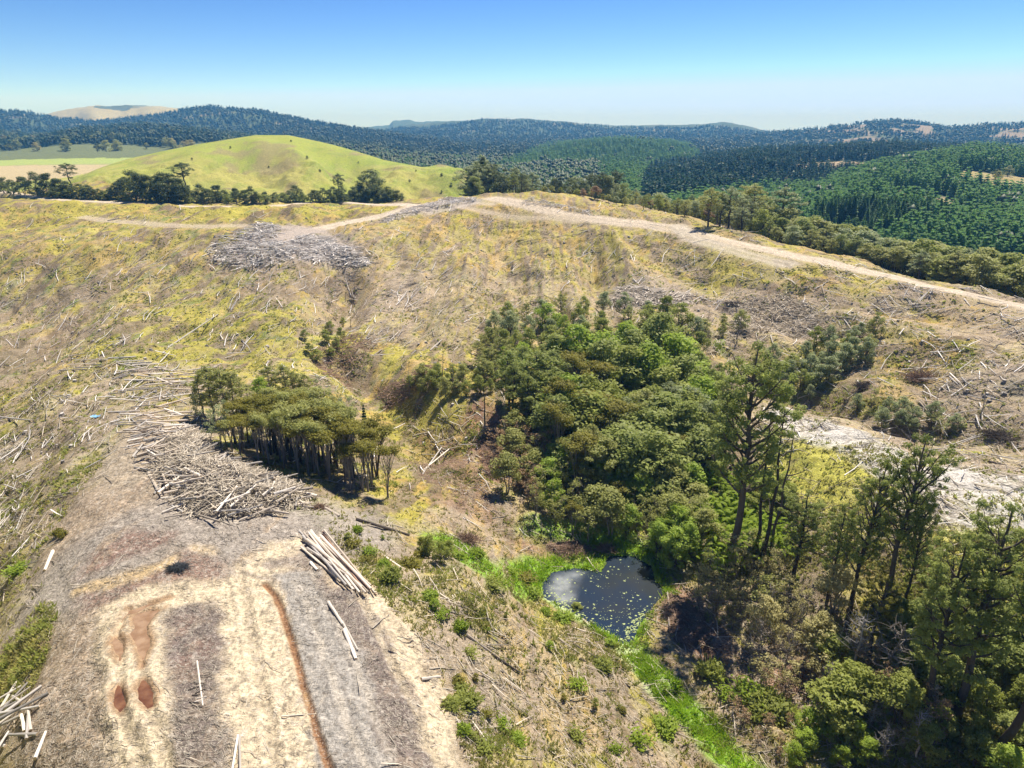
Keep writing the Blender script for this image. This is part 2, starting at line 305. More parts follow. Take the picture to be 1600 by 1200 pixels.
# survey of the hillsides: u, v, green, yellow, straw/orange, slash, dark litter
SURV = [(0,400,.5,.2,.5,.25,.1),(60,500,.3,.05,.3,.5,.5),(60,550,.3,.05,.2,.4,.6),(150,380,.4,.2,.6,.3,.1),(150,500,.4,.2,.3,.5,.4),(250,420,.4,.2,.5,.4,.3),(200,550,.5,.5,.3,.3,.2),
 (300,520,.6,.9,.3,.2,.1),(350,470,.5,.7,.3,.3,.1),(400,500,.5,.9,.3,.2,.1),(320,560,.5,.8,.3,.2,.1),(450,450,.4,.3,.5,.5,.2),(380,330,.5,.6,.6,.05,.1),(150,328,.5,.7,.6,.05,0),(550,330,.5,.5,.5,.1,.1),
 (420,420,.3,.1,.4,.6,.4),(550,410,.1,0,.8,.7,.2),(530,500,.3,.1,.4,.6,.5),(480,580,.4,.6,.5,.4,.2),(600,560,.5,.8,.5,.2,.1),(650,620,.6,.7,.7,.2,.1),(700,640,.5,.8,.6,.1,.1),
 (640,450,.2,.1,.5,.9,.2),(650,520,.3,.3,.5,.7,.1),(620,380,.4,.3,.7,.5,.1),(720,350,.4,.3,.9,.4,.1),(740,400,.3,.3,.9,.5,.1),(780,450,.4,.3,.5,.7,.1),(850,350,.3,.3,.9,.4,.1),(870,400,.5,.5,.7,.4,.1),
 (950,380,.6,.4,.8,.4,.1),(850,460,.5,.4,.6,.7,.1),(950,440,.6,.4,.7,.5,.1),(1020,460,.3,.2,.3,1,.1),(1060,410,.5,.4,.8,.5,.1),(1150,420,.5,.9,.8,.3,0),(1200,400,.5,.8,.8,.3,0),(1250,450,.3,.4,.9,.5,.1),
 (1150,480,.2,.1,.5,1,.3),(1250,500,.1,.1,.5,1,.3),(1350,450,.3,.4,.9,.5,.1),(1400,480,.2,.2,.8,.8,.1),(1500,480,.2,.2,.8,.7,.1),(1350,540,.4,.4,.7,.6,.1),(1450,560,.5,.3,.9,.4,.1),(1550,520,.1,.1,.6,1,.1),
 (1550,600,.2,.1,.5,1,.2),(1400,600,.5,.3,.8,.4,.2),(1500,660,.4,.2,.3,.8,.5),(1400,650,.5,.3,.3,.4,.6),(1300,610,.6,.3,.3,.3,.5),(1250,580,.6,.3,.3,.3,.4),(1500,430,.3,.5,1,.2,0),(1300,390,.3,.5,.9,.2,.1),
 (1250,720,.7,1,.3,.1,0),(1300,730,.7,1,.4,.1,0),(1220,660,.2,.1,.5,1,0),(1320,670,.2,.1,.4,1,.1),(1400,740,.5,.8,.3,.5,0),(1480,740,.1,.2,.2,1.3,0),(1550,750,.3,.5,.2,1.1,0),(1450,800,.3,.5,.2,1.1,0),(1580,820,.7,1,.3,.3,0),
 (1590,1000,.7,1,.2,.1,0),(1560,900,.7,1,.3,.1,0),(1480,900,.7,.9,.3,.1,.1),(1380,900,.5,.6,.4,.3,.3),(1200,900,.5,.4,.6,.4,.4),(1200,1000,.2,.1,.5,.6,.6),(1100,960,.1,.1,1,.6,.4),(1100,1030,.2,.2,.9,.6,.3),
 (1150,1090,.2,.1,.5,.8,.4),(1300,1080,.2,.05,.9,.5,.3),(1400,1100,.2,.1,.8,.5,.3),(1500,1150,.3,.3,.7,.3,.3),(1250,1180,.4,.2,.6,.3,.3),
 (800,620,.4,.3,.6,.2,.4),(1000,600,.3,.1,.3,.2,.8),(950,700,.2,.1,.4,.2,.9),(1080,740,.3,.1,.5,.2,.8),(900,800,.4,.3,.6,.3,.4),(780,720,.2,.1,1,.4,.4),(700,690,.4,.4,1,.4,.2),(700,740,.4,.5,.8,.5,.2),
 (640,760,.6,.8,.9,.2,.1),(620,800,.4,.5,.8,.4,.2),(700,820,.3,.3,.8,.7,.2),(780,790,.4,.3,.8,.6,.2),(720,880,.4,.3,.4,.6,.2),(600,850,.5,.3,.5,.7,.1),(660,930,.3,.3,.6,.7,.1),(760,960,.5,.5,.9,.6,0),
 (850,960,.6,.6,.7,.4,.1),(900,1010,.5,.4,.6,.7,.1),(720,1010,.2,.2,.5,1,.2),(750,1080,.5,.3,.4,.8,.2),(850,1080,.5,.5,.7,.6,.1),(950,1130,.4,.4,.7,.6,.1),(1000,1180,.2,.2,.6,.8,.2),(850,1180,.5,.5,.8,.5,.1),
 (60,620,.5,.3,.6,.5,.3),(40,690,.5,.4,.4,.6,.3),(130,620,.3,.2,.4,.8,.4),(40,780,.5,.5,.3,.7,.4),(30,880,.4,.4,.3,.6,.6),(20,960,.3,.3,.3,.6,.6),(240,580,.5,.5,.3,.7,.1),(250,640,.5,.4,.4,.7,.1),(300,660,.5,.5,.5,.6,.1),
 (30,1080,.6,.9,.4,.4,.1),(40,1150,.7,.9,.3,.6,.1),(400,620,.4,.2,.4,.3,.5),(500,700,.3,.2,.4,.3,.7),(560,620,.4,.3,.6,.4,.3)]
S = np.array(SURV, float)
th_, q_, _ = ray(S[:, 0], S[:, 1]); sx, sy, sz = G.pix(S[:, 0], S[:, 1])
SP_ = np.stack([np.arctan2(sx, sy)*2.0, np.log(np.hypot(sx, sy))*1.6], 1)
def survey(x, y):
    a = np.arctan2(x, y)*2.0; b = np.log(np.maximum(np.hypot(x, y), 5))*1.6
    num = np.zeros((5,)+a.shape); den = np.zeros(a.shape)
    for k in range(len(S)):
        w_ = 1/(((a-SP_[k, 0])**2 + (b-SP_[k, 1])**2)+.0006)**1.6
        den += w_
        for c in range(5): num[c] += w_*S[k, 2+c]
    return num/den
g_, ye_, st_, sl_, dk_ = survey(nx+wx*1.5, ny+wy*1.5)
def lay(col, new, m): return col + (new-col)*np.clip(m, 0, 1)[:, None]
n1 = fbm(nx/7, ny/7, 4, 21); n2 = fbm(nx/2.5, ny/2.5, 4, 22); n3 = fbm(nx/14, ny/14, 3, 23); n4 = fbm(nx/1.0, ny/1.0, 3, 24); n5 = fbm((nx*.8+ny*.6)/2.2, (-nx*.6+ny*.8)/9, 4, 25)
AA = np.radians(78 + 30*sstep(-.15, .25, nth)); c1_ = nx*np.sin(AA)-ny*np.cos(AA); c2_ = nx*np.cos(AA)+ny*np.sin(AA)
n1 = n1*.35+fbm(c1_/4, c2_/14, 4, 51)*.65; n2 = n2*.4+fbm(c1_/1.6, c2_/7, 4, 52)*.6; n5 = n5*.3+fbm(c1_/1.1, c2_/6, 4, 53)*.7
def th(n, k, s=.06): return sstep(.62-.30*k-s, .62-.30*k+s, n)   # more k -> more cover
col = np.tile(C(.33, .275, .15), (nx.size, 1))
col = lay(col, GRASS, th(n1, g_+.38)*.9)
col = lay(col, STRAW, th(n2, st_)*.75)
col = lay(col, ORANGE, th(n3*.5+n2*.5, st_*.95, .10)*.6*np.clip(st_*1.1-.2, 0, 1))
col = lay(col, YELL, th(fbm(nx/5, ny/5, 3, 27), ye_*1.15)*.85)
col = lay(col, SOIL, th(fbm(c1_/3, c2_/8, 4, 28), dk_*1.35)*.85)
slm = th(n5*.6+n4*.4, sl_*1.0, .08)*np.clip(sl_*1.2, 0, 1)
col = lay(col, SLASH, slm*.8)
col = col*(.80+.45*fbm(c1_/5, c2_/18, 3, 63))[:, None]; lum_ = col.mean(1, keepdims=True); col = np.clip(lum_+(col-lum_)*1.12, .012, .9); grassy = np.clip(g_+ye_, 0, 1)*(1-slm)
rough = .35 + .65*slm
# marsh round the pond, stream of bright reeds
def ln(pts, wd, soft=1.0): return sstep(wd+soft, wd-soft*.3, sd_line(nx+wx*.8, ny+wy*.8, pw(pts)))
def pg(pts, soft=.8, wob=.5): return sstep(soft, -soft*.6, sd_poly(nx+wx*wob+wx2*1.1, ny+wy*wob+wy2*1.1, pw(pts)))
marsh = np.maximum(ln([(985,1010),(1010,1045),(1050,1090),(1100,1140),(1170,1215)], 1.3), ln([(700,850),(780,905),(850,890),(900,870),(950,850)], 2.2, 1.8)*th(n2, .8))
marsh = np.maximum(marsh, sstep(1.6, .2, pd)*.9)
marsh = np.maximum(marsh, ln([(850,830),(930,835),(1010,880)], 2.5, 2)*.9)
col = lay(col, MARSH, marsh); grassy = np.maximum(grassy, marsh)
scum = np.maximum(sstep(1.0, .0, pd)*ln([(870,945),(930,985),(975,1010)], 1.2), ln([(975,1012),(1000,1040),(1020,1060)], 1.2)*.8)
col = lay(col, C(.50, .56, .30), scum)
for pts, wd, k in (([(750,650),(775,700),(790,740)], 3, .8), ([(1040,930),(1060,970),(1100,1000)], 2.4, .7), ([(830,850),(900,862)], 1.6, .6), ([(1230,1060),(1290,1065)], 1.5, .7), ([(700,780),(750,800)], 2, .4), ([(660,690),(700,720),(740,760)], 2, .45)):
    col = lay(col, C(.30, .16, .10), ln(pts, wd, 1.5)*k*th(n2, .9))
mo = pg([(1190,650),(1230,638),(1330,668),(1420,712),(1610,748),(1610,860),(1500,850),(1420,800),(1400,760),(1300,700),(1230,680)], 1.0)
col = lay(col, C(.66,.63,.58), mo*(.35+.6*th(n5, .9))*.9)
mo2 = pg([(1215,675),(1290,700),(1400,770),(1380,850),(1250,790),(1190,730)], 1.5); col = lay(col, C(.50,.47,.09), mo2*(.3+.6*th(n2, .8)))
mo3 = pg([(1440,800),(1500,835),(1610,850),(1610,1080),(1560,1000),(1500,880)], 1.5); col = lay(col, C(.50,.47,.09), mo3*(.3+.6*th(n2, .9)))
# landing: bark, sand, tracks
bark = BARK*(1+(n5[:, None]-.5)*.9)
bark = bark*C(1.06, 1.0, .93)*(1-.25*th(n4, .4)[:, None])
col = lay(col, bark, M_land); grassy = grassy*(1-M_land*.95); rough = rough*(1-M_land)+.9*M_land
def L_(new, m): 
    global col
    col = lay(col, new, m)
L_(C(.36,.32,.28), ln([(130,890),(300,800),(420,830),(520,810)], 5, 4)*th(n2, .9)*.8)
L_(C(.43,.36,.26), (pg([(150,700),(230,660),(260,700),(250,760),(150,770)], 3)*.6*th(n2, .8)))
L_(REDB, pg([(140,870),(200,835),(270,832),(265,850),(200,872),(130,895)], 1.5)*th(n2, 1.1)*.9)
L_(REDB, pg([(130,930),(220,905),(290,870),(345,880),(340,900),(240,915),(140,945)], 1.5)*th(n2, 1.2)*.9)
L_(C(.60,.44,.24), ln([(125,920),(170,908),(215,898),(262,880)], .5, .9)*.95)
L_(C(.60,.46,.28), ln([(305,860),(330,866)], .3, .7)*.8)
L_(SAND, pg([(160,945),(230,913),(330,903),(400,913),(390,942),(300,943),(262,960),(262,1040),(268,1110),(285,1285),(185,1285),(178,1130),(163,1060),(158,990)], .9))
L_(SAND, pg([(370,900),(420,850),(482,838),(470,868),(420,900),(440,960),(470,1060),(495,1130),(520,1285),(362,1285),(355,1130),(338,1060),(352,1000),(350,940)], 1.2)*(.75+.25*th(n4, .8)))
L_(SAND*.9, pg([(500,895),(560,925),(580,960),(545,940)], .8)*.7)
L_(SAND, pg([(570,925),(595,920),(640,975),(662,1040),(700,1110),(738,1285),(690,1285),(640,1080),(600,1000)], .7)*(.7+.3*th(n2, .8)))
L_(GREYR*1.05, pg([(428,895),(490,893),(520,950),(560,1010),(600,1120),(612,1285),(520,1285),(490,1120),(462,1020),(440,930)], .5))
L_(DARKB*1.25, pg([(495,905),(560,930),(600,1000),(640,1090),(690,1285),(612,1285),(590,1100),(555,1010),(520,950)], .6)*(.7+.3*th(n4, .6)))
L_(DARKB*1.2, pg([(262,952),(335,942),(350,1000),(338,1060),(352,1130),(358,1285),(292,1285),(270,1110),(262,1040)], .9)*(.65+.35*th(n4, .6)))
L_(REDB*.85, pg([(280,965),(330,965),(335,1030),(300,1060),(275,1030)], 1.2)*th(n2, .7)*.7)
L_(DARKB*1.3, ln([(430,880),(470,872),(498,888)], .5, .7)*.8)
L_(DARKB*.9, ln([(365,893),(400,900),(425,905)], .15, .5)*.5)
sandm = np.clip((col[:, 0]-.45)/.15, 0, 1)*M_land
rough = rough*(1-.7*sandm)
L_(SAND*.78, sstep(.5, .1, td)*M_land*.7)
L_(SAND*1.08, sstep(.5, .1, np.abs(td-.9))*M_land*.35*sandm)
tr_ = np.minimum(np.abs(dd-2.0), np.abs(dd-3.9)); grp = pg([(440,910),(490,893),(520,950),(560,1010),(600,1120),(612,1285),(520,1285),(490,1120),(462,1020)], .5)
L_(C(.50,.44,.36), sstep(.45, .12, tr_)*grp*(.35+.5*th(n4, .9))); L_(C(.25,.22,.19), sstep(.14, .04, np.abs(tr_-.5))*grp*.5)
clod = fbm(nx/.35, ny/.35, 2, 90); L_(C(.20,.165,.13), sstep(.66, .74, clod)*M_land*.55); L_(C(.62,.55,.46), sstep(.34, .27, clod)*M_land*.45)
L_(C(.40,.26,.14), sstep(.45, .12, dd)*M_land)
L_(C(.29,.15,.08), sstep(.16, .03, np.abs(dd-.1))*M_land*th(n2, .9)*.9)
L_(C(.40,.27,.16), sstep(.7, .1, rutd)*(.4+.6*th(n4, .8)))
# roads
for d, (P, wd, c) in zip(rd, ROADW):
    base = {'gravel': C(.56,.47,.36), 'dirt': C(.48,.40,.29), 'grey': C(.48,.42,.33)}[c]
    cc = base*(1+(n5[:, None]-.5)*.35)
    cl = sd_line(nx, ny, P)
    m = sstep(.9, -.5, d); col = lay(col, cc, m*(.95 if c == 'gravel' else .7)); col = lay(col, cc*1.22, m*sstep(.5, .1, np.abs(cl-wd*.45))*.6); grassy = grassy*(1-m); rough = rough*(1-m*.7)
    v = sstep(2.6, .5, d)*sstep(-.2, .6, d); col = lay(col, C(.45,.36,.22), v*.45*th(n2, 1))
# the slash heap on the far knoll stands on bare grey ground
kn = pg([(330,390),(400,360),(470,352),(540,372),(575,408),(500,412),(400,418),(350,405)], 3); col = lay(col, C(.40,.34,.30), kn*.8); grassy = grassy*(1-kn)
kn = pg([(600,345),(640,325),(700,312),(760,312),(720,325),(650,335)], 3); col = lay(col, C(.46,.41,.37), kn*.7)
# beyond the near ground
hedge_base = (nr > 300) & (WH[near] == 1)
ALB = np.zeros(X.shape+(3,)); ALB[...] = C(.05, .09, .035); GRS = np.zeros(X.shape); RGH = np.full(X.shape, .5)
ALB[(TT < -.3) & (TT > -.9) & (RG > 250)] = C(.33,.33,.13); ALB[near] = col; GRS[near] = grassy; RGH[near] = rough
# grassy hill
gm = (WH == 1) & (YF > 298+52*sstep(-.40, -.56, TT)) & (RG > 298)
hx, hy = X[gm], Y[gm]
hn = fbm(hx/40, hy/40, 5, 31); hn2 = fbm(hx/14, hy/22, 4, 32); hn3 = fbm(hx/90, hy/60, 3, 33)
hc = np.tile(C(.30, .34, .055), (hx.size, 1))
hc = lay(hc, C(.40, .36, .10), sstep(.42, .66, hn)*.85); hc = lay(hc, C(.22, .30, .035), sstep(.50, .70, hn3)*.7)
hc = lay(hc, C(.20,.26,.04), sstep(.5,.7,fbm(hx/7,hy/16,3,34))*.5); hc = lay(hc, C(.26, .20, .11), sstep(.60, .72, hn2)*.65)
# stock tracks across the slope
tr = np.abs(((Z[gm]*.55 + hn*5) % 1)-.5); hc = lay(hc, C(.33, .28, .12), sstep(.12, .03, tr)*.28)
ALB[gm] = hc; GRS[gm] = .6
# valley floor fields far left, small bright paddocks
FIELDS = [([(-80,242),(0,241),(130,240),(120,246),(40,249),(-80,250)], C(.20,.33,.09)), ([(-80,251),(40,249),(140,244),(130,262),(60,272),(-80,272)], C(.44,.36,.20)), ([(-80,272),(60,272),(120,264),(110,285),(40,300),(-80,300)], C(.38,.37,.12))]
fr = (~near) & (TT < -.38) & (YF > 330) & (RG < 1500) & (WH != 1)
def flat_px(pts, z):
    return plane_px([(u, v) for u, v in pts], z)
if fr.any():
    fx, fy = X[fr], Y[fr]
    c_ = ALB[fr]; c_[:] = C(.30, .32, .12)
    fth, fr_ = TT[fr], RG[fr]
    vq = (Z[fr]-ZC)/fr_
    V_ = 600 - F*np.tan(np.arctan(vq/1.0)+PITCH)
    nb = (fbm(fx/50, fy/50, 3, 35)-.5)*3
    c_ = np.where(((V_+nb) > 250)[:, None], C(.44, .36, .20), c_); c_ = np.where(((V_+nb) <= 249)[:, None], C(.31, .38, .10), c_); c_ = np.where(((V_+nb*2) <= 242)[:, None], C(.12, .15, .06), c_); c_ = np.where(((V_+nb) > 270)[:, None], C(.34, .36, .10), c_)
    c_ = np.where((fr_ > 1150)[:, None], C(.06, .09, .035), c_)
    ALB[fr] = c_
# pale farmland on the far left ridge; brown clearings in the forest
kk = list(RIDGES).index('pale')+1
m = WH == kk; pn = fbm(X[m]/220, Y[m]/220, 3, 36); ALB[m] = np.where((pn > .42)[:, None], C(.33, .31, .15), C(.07, .10, .05))
for nm, c0, c1, thr in (('right', C(.06,.10,.05), C(.24,.20,.14), .52), ('left_high', C(.05,.085,.035), C(.22,.2,.13), .66), ('blue', C(.045,.08,.04), C(.14,.15,.09), .68), ('mid', C(.05,.10,.04), C(.05,.10,.04), .9)):
    kk = list(RIDGES).index(nm)+1; m = WH == kk; pn = fbm(X[m]/90, Y[m]/150, 5, 37); ALB[m] = c0 + (c1-c0)*sstep(thr-.06, thr+.06, pn)[:, None]
for nm in ('dark', 'pine'):
    kk = list(RIDGES).index(nm)+1; m = WH == kk; pn = fbm(X[m]/50, Y[m]/50, 4, 38); ALB[m] = C(.06,.08,.035) + (C(.36,.28,.17)-C(.06,.08,.035))*sstep(.55, .66, pn)[:, None]
# open scrubby clearing on the far right slope
cx, cy, cz_ = G.pix([1592], [292]); CLEAR = (cx[0], cy[0])
m = (np.hypot(X-CLEAR[0], (Y-CLEAR[1])*.6) < 36) & (RG > 330); ALB[m] = C(.36, .30, .14) + (fbm(X[m]/8, Y[m]/8, 3, 39)[:, None]-.5)*.25

# ------------------------------------------------------------------ mesh helpers
def mesh_np(name, V, faces, mats=(), smooth=False, midx=None, fcol=None):
    """faces: list of int arrays (n,k)"""
    me = bpy.data.meshes.new(name)
    V = np.asarray(V, np.float32); me.vertices.add(len(V)); me.vertices.foreach_set('co', V.ravel())
    faces = [np.asarray(f, np.int32) for f in faces if len(f)]
    tot = sum(f.size for f in faces); nf = sum(len(f) for f in faces)
    me.loops.add(tot); me.loops.foreach_set('vertex_index', np.concatenate([f.ravel() for f in faces]))
    st = []; o = 0
    for f in faces:
        st.append(o + np.arange(len(f))*f.shape[1]); o += f.size
    me.polygons.add(nf); me.polygons.foreach_set('loop_start', np.concatenate(st).astype(np.int32))
    if midx is not None: me.polygons.foreach_set('material_index', np.asarray(midx, np.int32))
    for m in mats: me.materials.append(m)
    me.update(calc_edges=True)
    me.polygons.foreach_set('use_smooth', np.full(nf, smooth))
    return me
def ob(name, me, parent=None, loc=None):
    o = bpy.data.objects.new(name, me); COL.objects.link(o)
    if parent: o.parent = parent
    if loc is not None: o.location = loc
    return o
def tag(o, label=None, cat=None, group=None, kind=None):
    if label: o['label'] = label
    if cat: o['category'] = cat
    if group: o['group'] = group
    if kind: o['kind'] = kind
    return o
def tube(P, Rd, k=6, cap=True):
    P = np.asarray(P, float); n = len(P); V = []; 
    T = np.gradient(P, axis=0); T /= np.linalg.norm(T, axis=1)[:, None]+1e-9
    up = np.array([0, 0, 1.]) if abs(T[0, 2]) < .9 else np.array([1., 0, 0])
    a = np.linspace(0, 2*PI, k, endpoint=False)
    for i in range(n):
        s = np.cross(T[i], up); s /= np.linalg.norm(s)+1e-9; t = np.cross(T[i], s)
        V.append(P[i] + Rd[i]*(np.cos(a)[:, None]*s + np.sin(a)[:, None]*t))
    V = np.concatenate(V)
    i = np.arange(n-1)[:, None]*k; j = np.arange(k)[None]; j2 = (j+1) % k
    Fq = np.stack([i+j, i+j2, i+k+j2, i+k+j], -1).reshape(-1, 4)
    return V, Fq
class MB:
    def __init__(s): s.V = []; s.F = []; s.n = 0
    def add(s, V, Fq):
        s.V.append(V); s.F.append(np.asarray(Fq)+s.n); s.n += len(V)
    def tube(s, P, Rd, k=6): s.add(*tube(P, Rd, k))
    def mesh(s, name, mat, smooth=True):
        return mesh_np(name, np.concatenate(s.V), [np.concatenate(s.F)], [mat], smooth)

# ------------------------------------------------------------------ materials
def newmat(name):
    m = bpy.data.materials.new(name); m.use_nodes = True; nt = m.node_tree; nt.nodes.clear()
    out = nt.nodes.new('ShaderNodeOutputMaterial'); return m, nt, out
def nd(nt, t, **kw):
    n = nt.nodes.new(t)
    for k, v in kw.items():
        if hasattr(n, k) and not k.startswith('i_'): setattr(n, k, v)
    return n
def setin(n, **kw):
    for k, v in kw.items(): n.inputs[k.replace('_', ' ')].default_value = v
def leafmat(name, c1, c2, trans=.35, rough=.55, hue=.5):
    m, nt, out = newmat(name); L = nt.links.new
    geo = nd(nt, 'ShaderNodeNewGeometry'); oi = nd(nt, 'ShaderNodeObjectInfo')
    ad = nd(nt, 'ShaderNodeMath', operation='MULTIPLY_ADD'); L(geo.outputs['Random Per Island'], ad.inputs[0]); ad.inputs[1].default_value = .6
    m2 = nd(nt, 'ShaderNodeMath', operation='MULTIPLY'); L(oi.outputs['Random'], m2.inputs[0]); m2.inputs[1].default_value = .4; L(m2.outputs[0], ad.inputs[2])
    mx = nd(nt, 'ShaderNodeMix', data_type='RGBA'); L(ad.outputs[0], mx.inputs[0]); mx.inputs[6].default_value = (*c1, 1); mx.inputs[7].default_value = (*c2, 1)
    no = nd(nt, 'ShaderNodeTexNoise'); no.inputs['Scale'].default_value = .5
    tc = nd(nt, 'ShaderNodeTexCoord'); L(tc.outputs['Object'], no.inputs['Vector'])
    hs = nd(nt, 'ShaderNodeHueSaturation'); L(mx.outputs[2], hs.inputs['Color'])
    mr = nd(nt, 'ShaderNodeMapRange'); L(no.outputs[0], mr.inputs[0]); mr.inputs[1].default_value = .3; mr.inputs[2].default_value = .7; mr.inputs[3].default_value = .78; mr.inputs[4].default_value = 1.35
    L(mr.outputs[0], hs.inputs['Value'])
    p = nd(nt, 'ShaderNodeBsdfPrincipled'); L(hs.outputs[0], p.inputs['Base Color']); p.inputs['Roughness'].default_value = rough; p.inputs['Specular IOR Level'].default_value = .25
    t = nd(nt, 'ShaderNodeBsdfTranslucent'); L(hs.outputs[0], t.inputs[0])
    ms = nd(nt, 'ShaderNodeMixShader'); ms.inputs[0].default_value = trans; L(p.outputs[0], ms.inputs[1]); L(t.outputs[0], ms.inputs[2]); L(ms.outputs[0], out.inputs[0])
    return m
def woodmat(name, c1, c2, scale=3.0, rough=.8, stretch=(1, 1, 1)):
    m, nt, out = newmat(name); L = nt.links.new
    tc = nd(nt, 'ShaderNodeTexCoord'); mp = nd(nt, 'ShaderNodeMapping'); mp.inputs['Scale'].default_value = stretch; L(tc.outputs['Object'], mp.inputs[0])
    no = nd(nt, 'ShaderNodeTexNoise'); no.inputs['Scale'].default_value = scale; no.inputs['Detail'].default_value = 6; L(mp.outputs[0], no.inputs['Vector'])
    geo = nd(nt, 'ShaderNodeNewGeometry'); oi = nd(nt, 'ShaderNodeObjectInfo')
    mx = nd(nt, 'ShaderNodeMix', data_type='RGBA'); L(no.outputs[0], mx.inputs[0]); mx.inputs[6].default_value = (*c1, 1); mx.inputs[7].default_value = (*c2, 1)
    a = nd(nt, 'ShaderNodeMath', operation='ADD'); L(geo.outputs['Random Per Island'], a.inputs[0]); L(oi.outputs['Random'], a.inputs[1])
    fr_ = nd(nt, 'ShaderNodeMath', operation='FRACT'); L(a.outputs[0], fr_.inputs[0])
    mr = nd(nt, 'ShaderNodeMapRange'); L(fr_.outputs[0], mr.inputs[0]); mr.inputs[3].default_value = .55; mr.inputs[4].default_value = 1.35
    hs = nd(nt, 'ShaderNodeHueSaturation'); L(mx.outputs[2], hs.inputs['Color']); L(mr.outputs[0], hs.inputs['Value'])
    bp = nd(nt, 'ShaderNodeBump'); bp.inputs['Strength'].default_value = .5; bp.inputs['Distance'].default_value = .05; L(no.outputs[0], bp.inputs['Height'])
    p = nd(nt, 'ShaderNodeBsdfPrincipled'); L(hs.outputs[0], p.inputs['Base Color']); p.inputs['Roughness'].default_value = rough; p.inputs['Specular IOR Level'].default_value = .2; L(bp.outputs[0], p.inputs['Normal'])
    L(p.outputs[0], out.inputs[0]); return m
M = dict(
 kanuka=leafmat('kanuka leaves', (.20,.195,.03), (.33,.295,.05), .5),
 bright=leafmat('bright green leaves', (.24,.33,.03), (.40,.50,.07), .55),
 green=leafmat('mid green leaves', (.24,.275,.05), (.39,.42,.10), .54),
 olive=leafmat('olive leaves', (.29,.31,.08), (.44,.44,.15), .5),
 greyg=leafmat('grey green leaves', (.27,.31,.14), (.40,.44,.22), .45),
 podo=leafmat('podocarp leaves', (.21,.25,.055), (.36,.40,.11), .5),
 lime=leafmat('lime green leaves', (.28,.38,.05), (.44,.54,.10), .55),
 dryl=leafmat('dry thin leaves', (.36,.33,.13), (.52,.47,.22), .45),
 brown=leafmat('dead brown leaves', (.30,.20,.11), (.42,.29,.16), .35),
 hedge=leafmat('dark evergreen leaves', (.08,.11,.03), (.18,.21,.06), .4),
 pine=leafmat('pine needles', (.035,.09,.035), (.08,.15,.05), .25),
 fpine=leafmat('far pine needles', (.11,.23,.06), (.20,.34,.10), .5),
 fdark=leafmat('dark pine needles', (.022,.07,.03), (.05,.12,.045), .3),
 fmix=leafmat('far mixed leaves', (.055,.095,.035), (.11,.13,.055), .3),
 reed=leafmat('reeds', (.27,.42,.02), (.44,.58,.06), .6),
 grassb=leafmat('grass blades', (.19,.23,.045), (.46,.40,.15), .5),
 bark=woodmat('dark bark', (.06,.05,.04), (.15,.12,.10), 4),
 gbark=woodmat('grey bark', (.16,.135,.11), (.34,.30,.26), 4),
 char=woodmat('charred wood', (.02,.018,.016), (.07,.06,.05), 3),
 dead=woodmat('weathered dead wood', (.30,.27,.24), (.58,.54,.50), 5),
 log=woodmat('weathered log', (.38,.30,.23), (.76,.67,.56), 2.2),
 plog=woodmat('peeled log', (.54,.47,.39), (.82,.75,.66), 2.2),
 rlog=woodmat('reddish log bark', (.26,.15,.10), (.46,.32,.24), 2.2),
 white=woodmat('bleached wood', (.62,.57,.52), (.86,.82,.78), 2.2),
 cut=woodmat('cut log end', (.50,.38,.24), (.70,.56,.38), 6),
 twig=woodmat('slash twigs', (.30,.245,.18), (.74,.66,.54), .8),
 btwig=woodmat('brown slash twigs', (.16,.10,.07), (.38,.26,.18), .8),
 stone=woodmat('dark damp earth', (.03,.035,.04), (.08,.085,.09), 5),
)
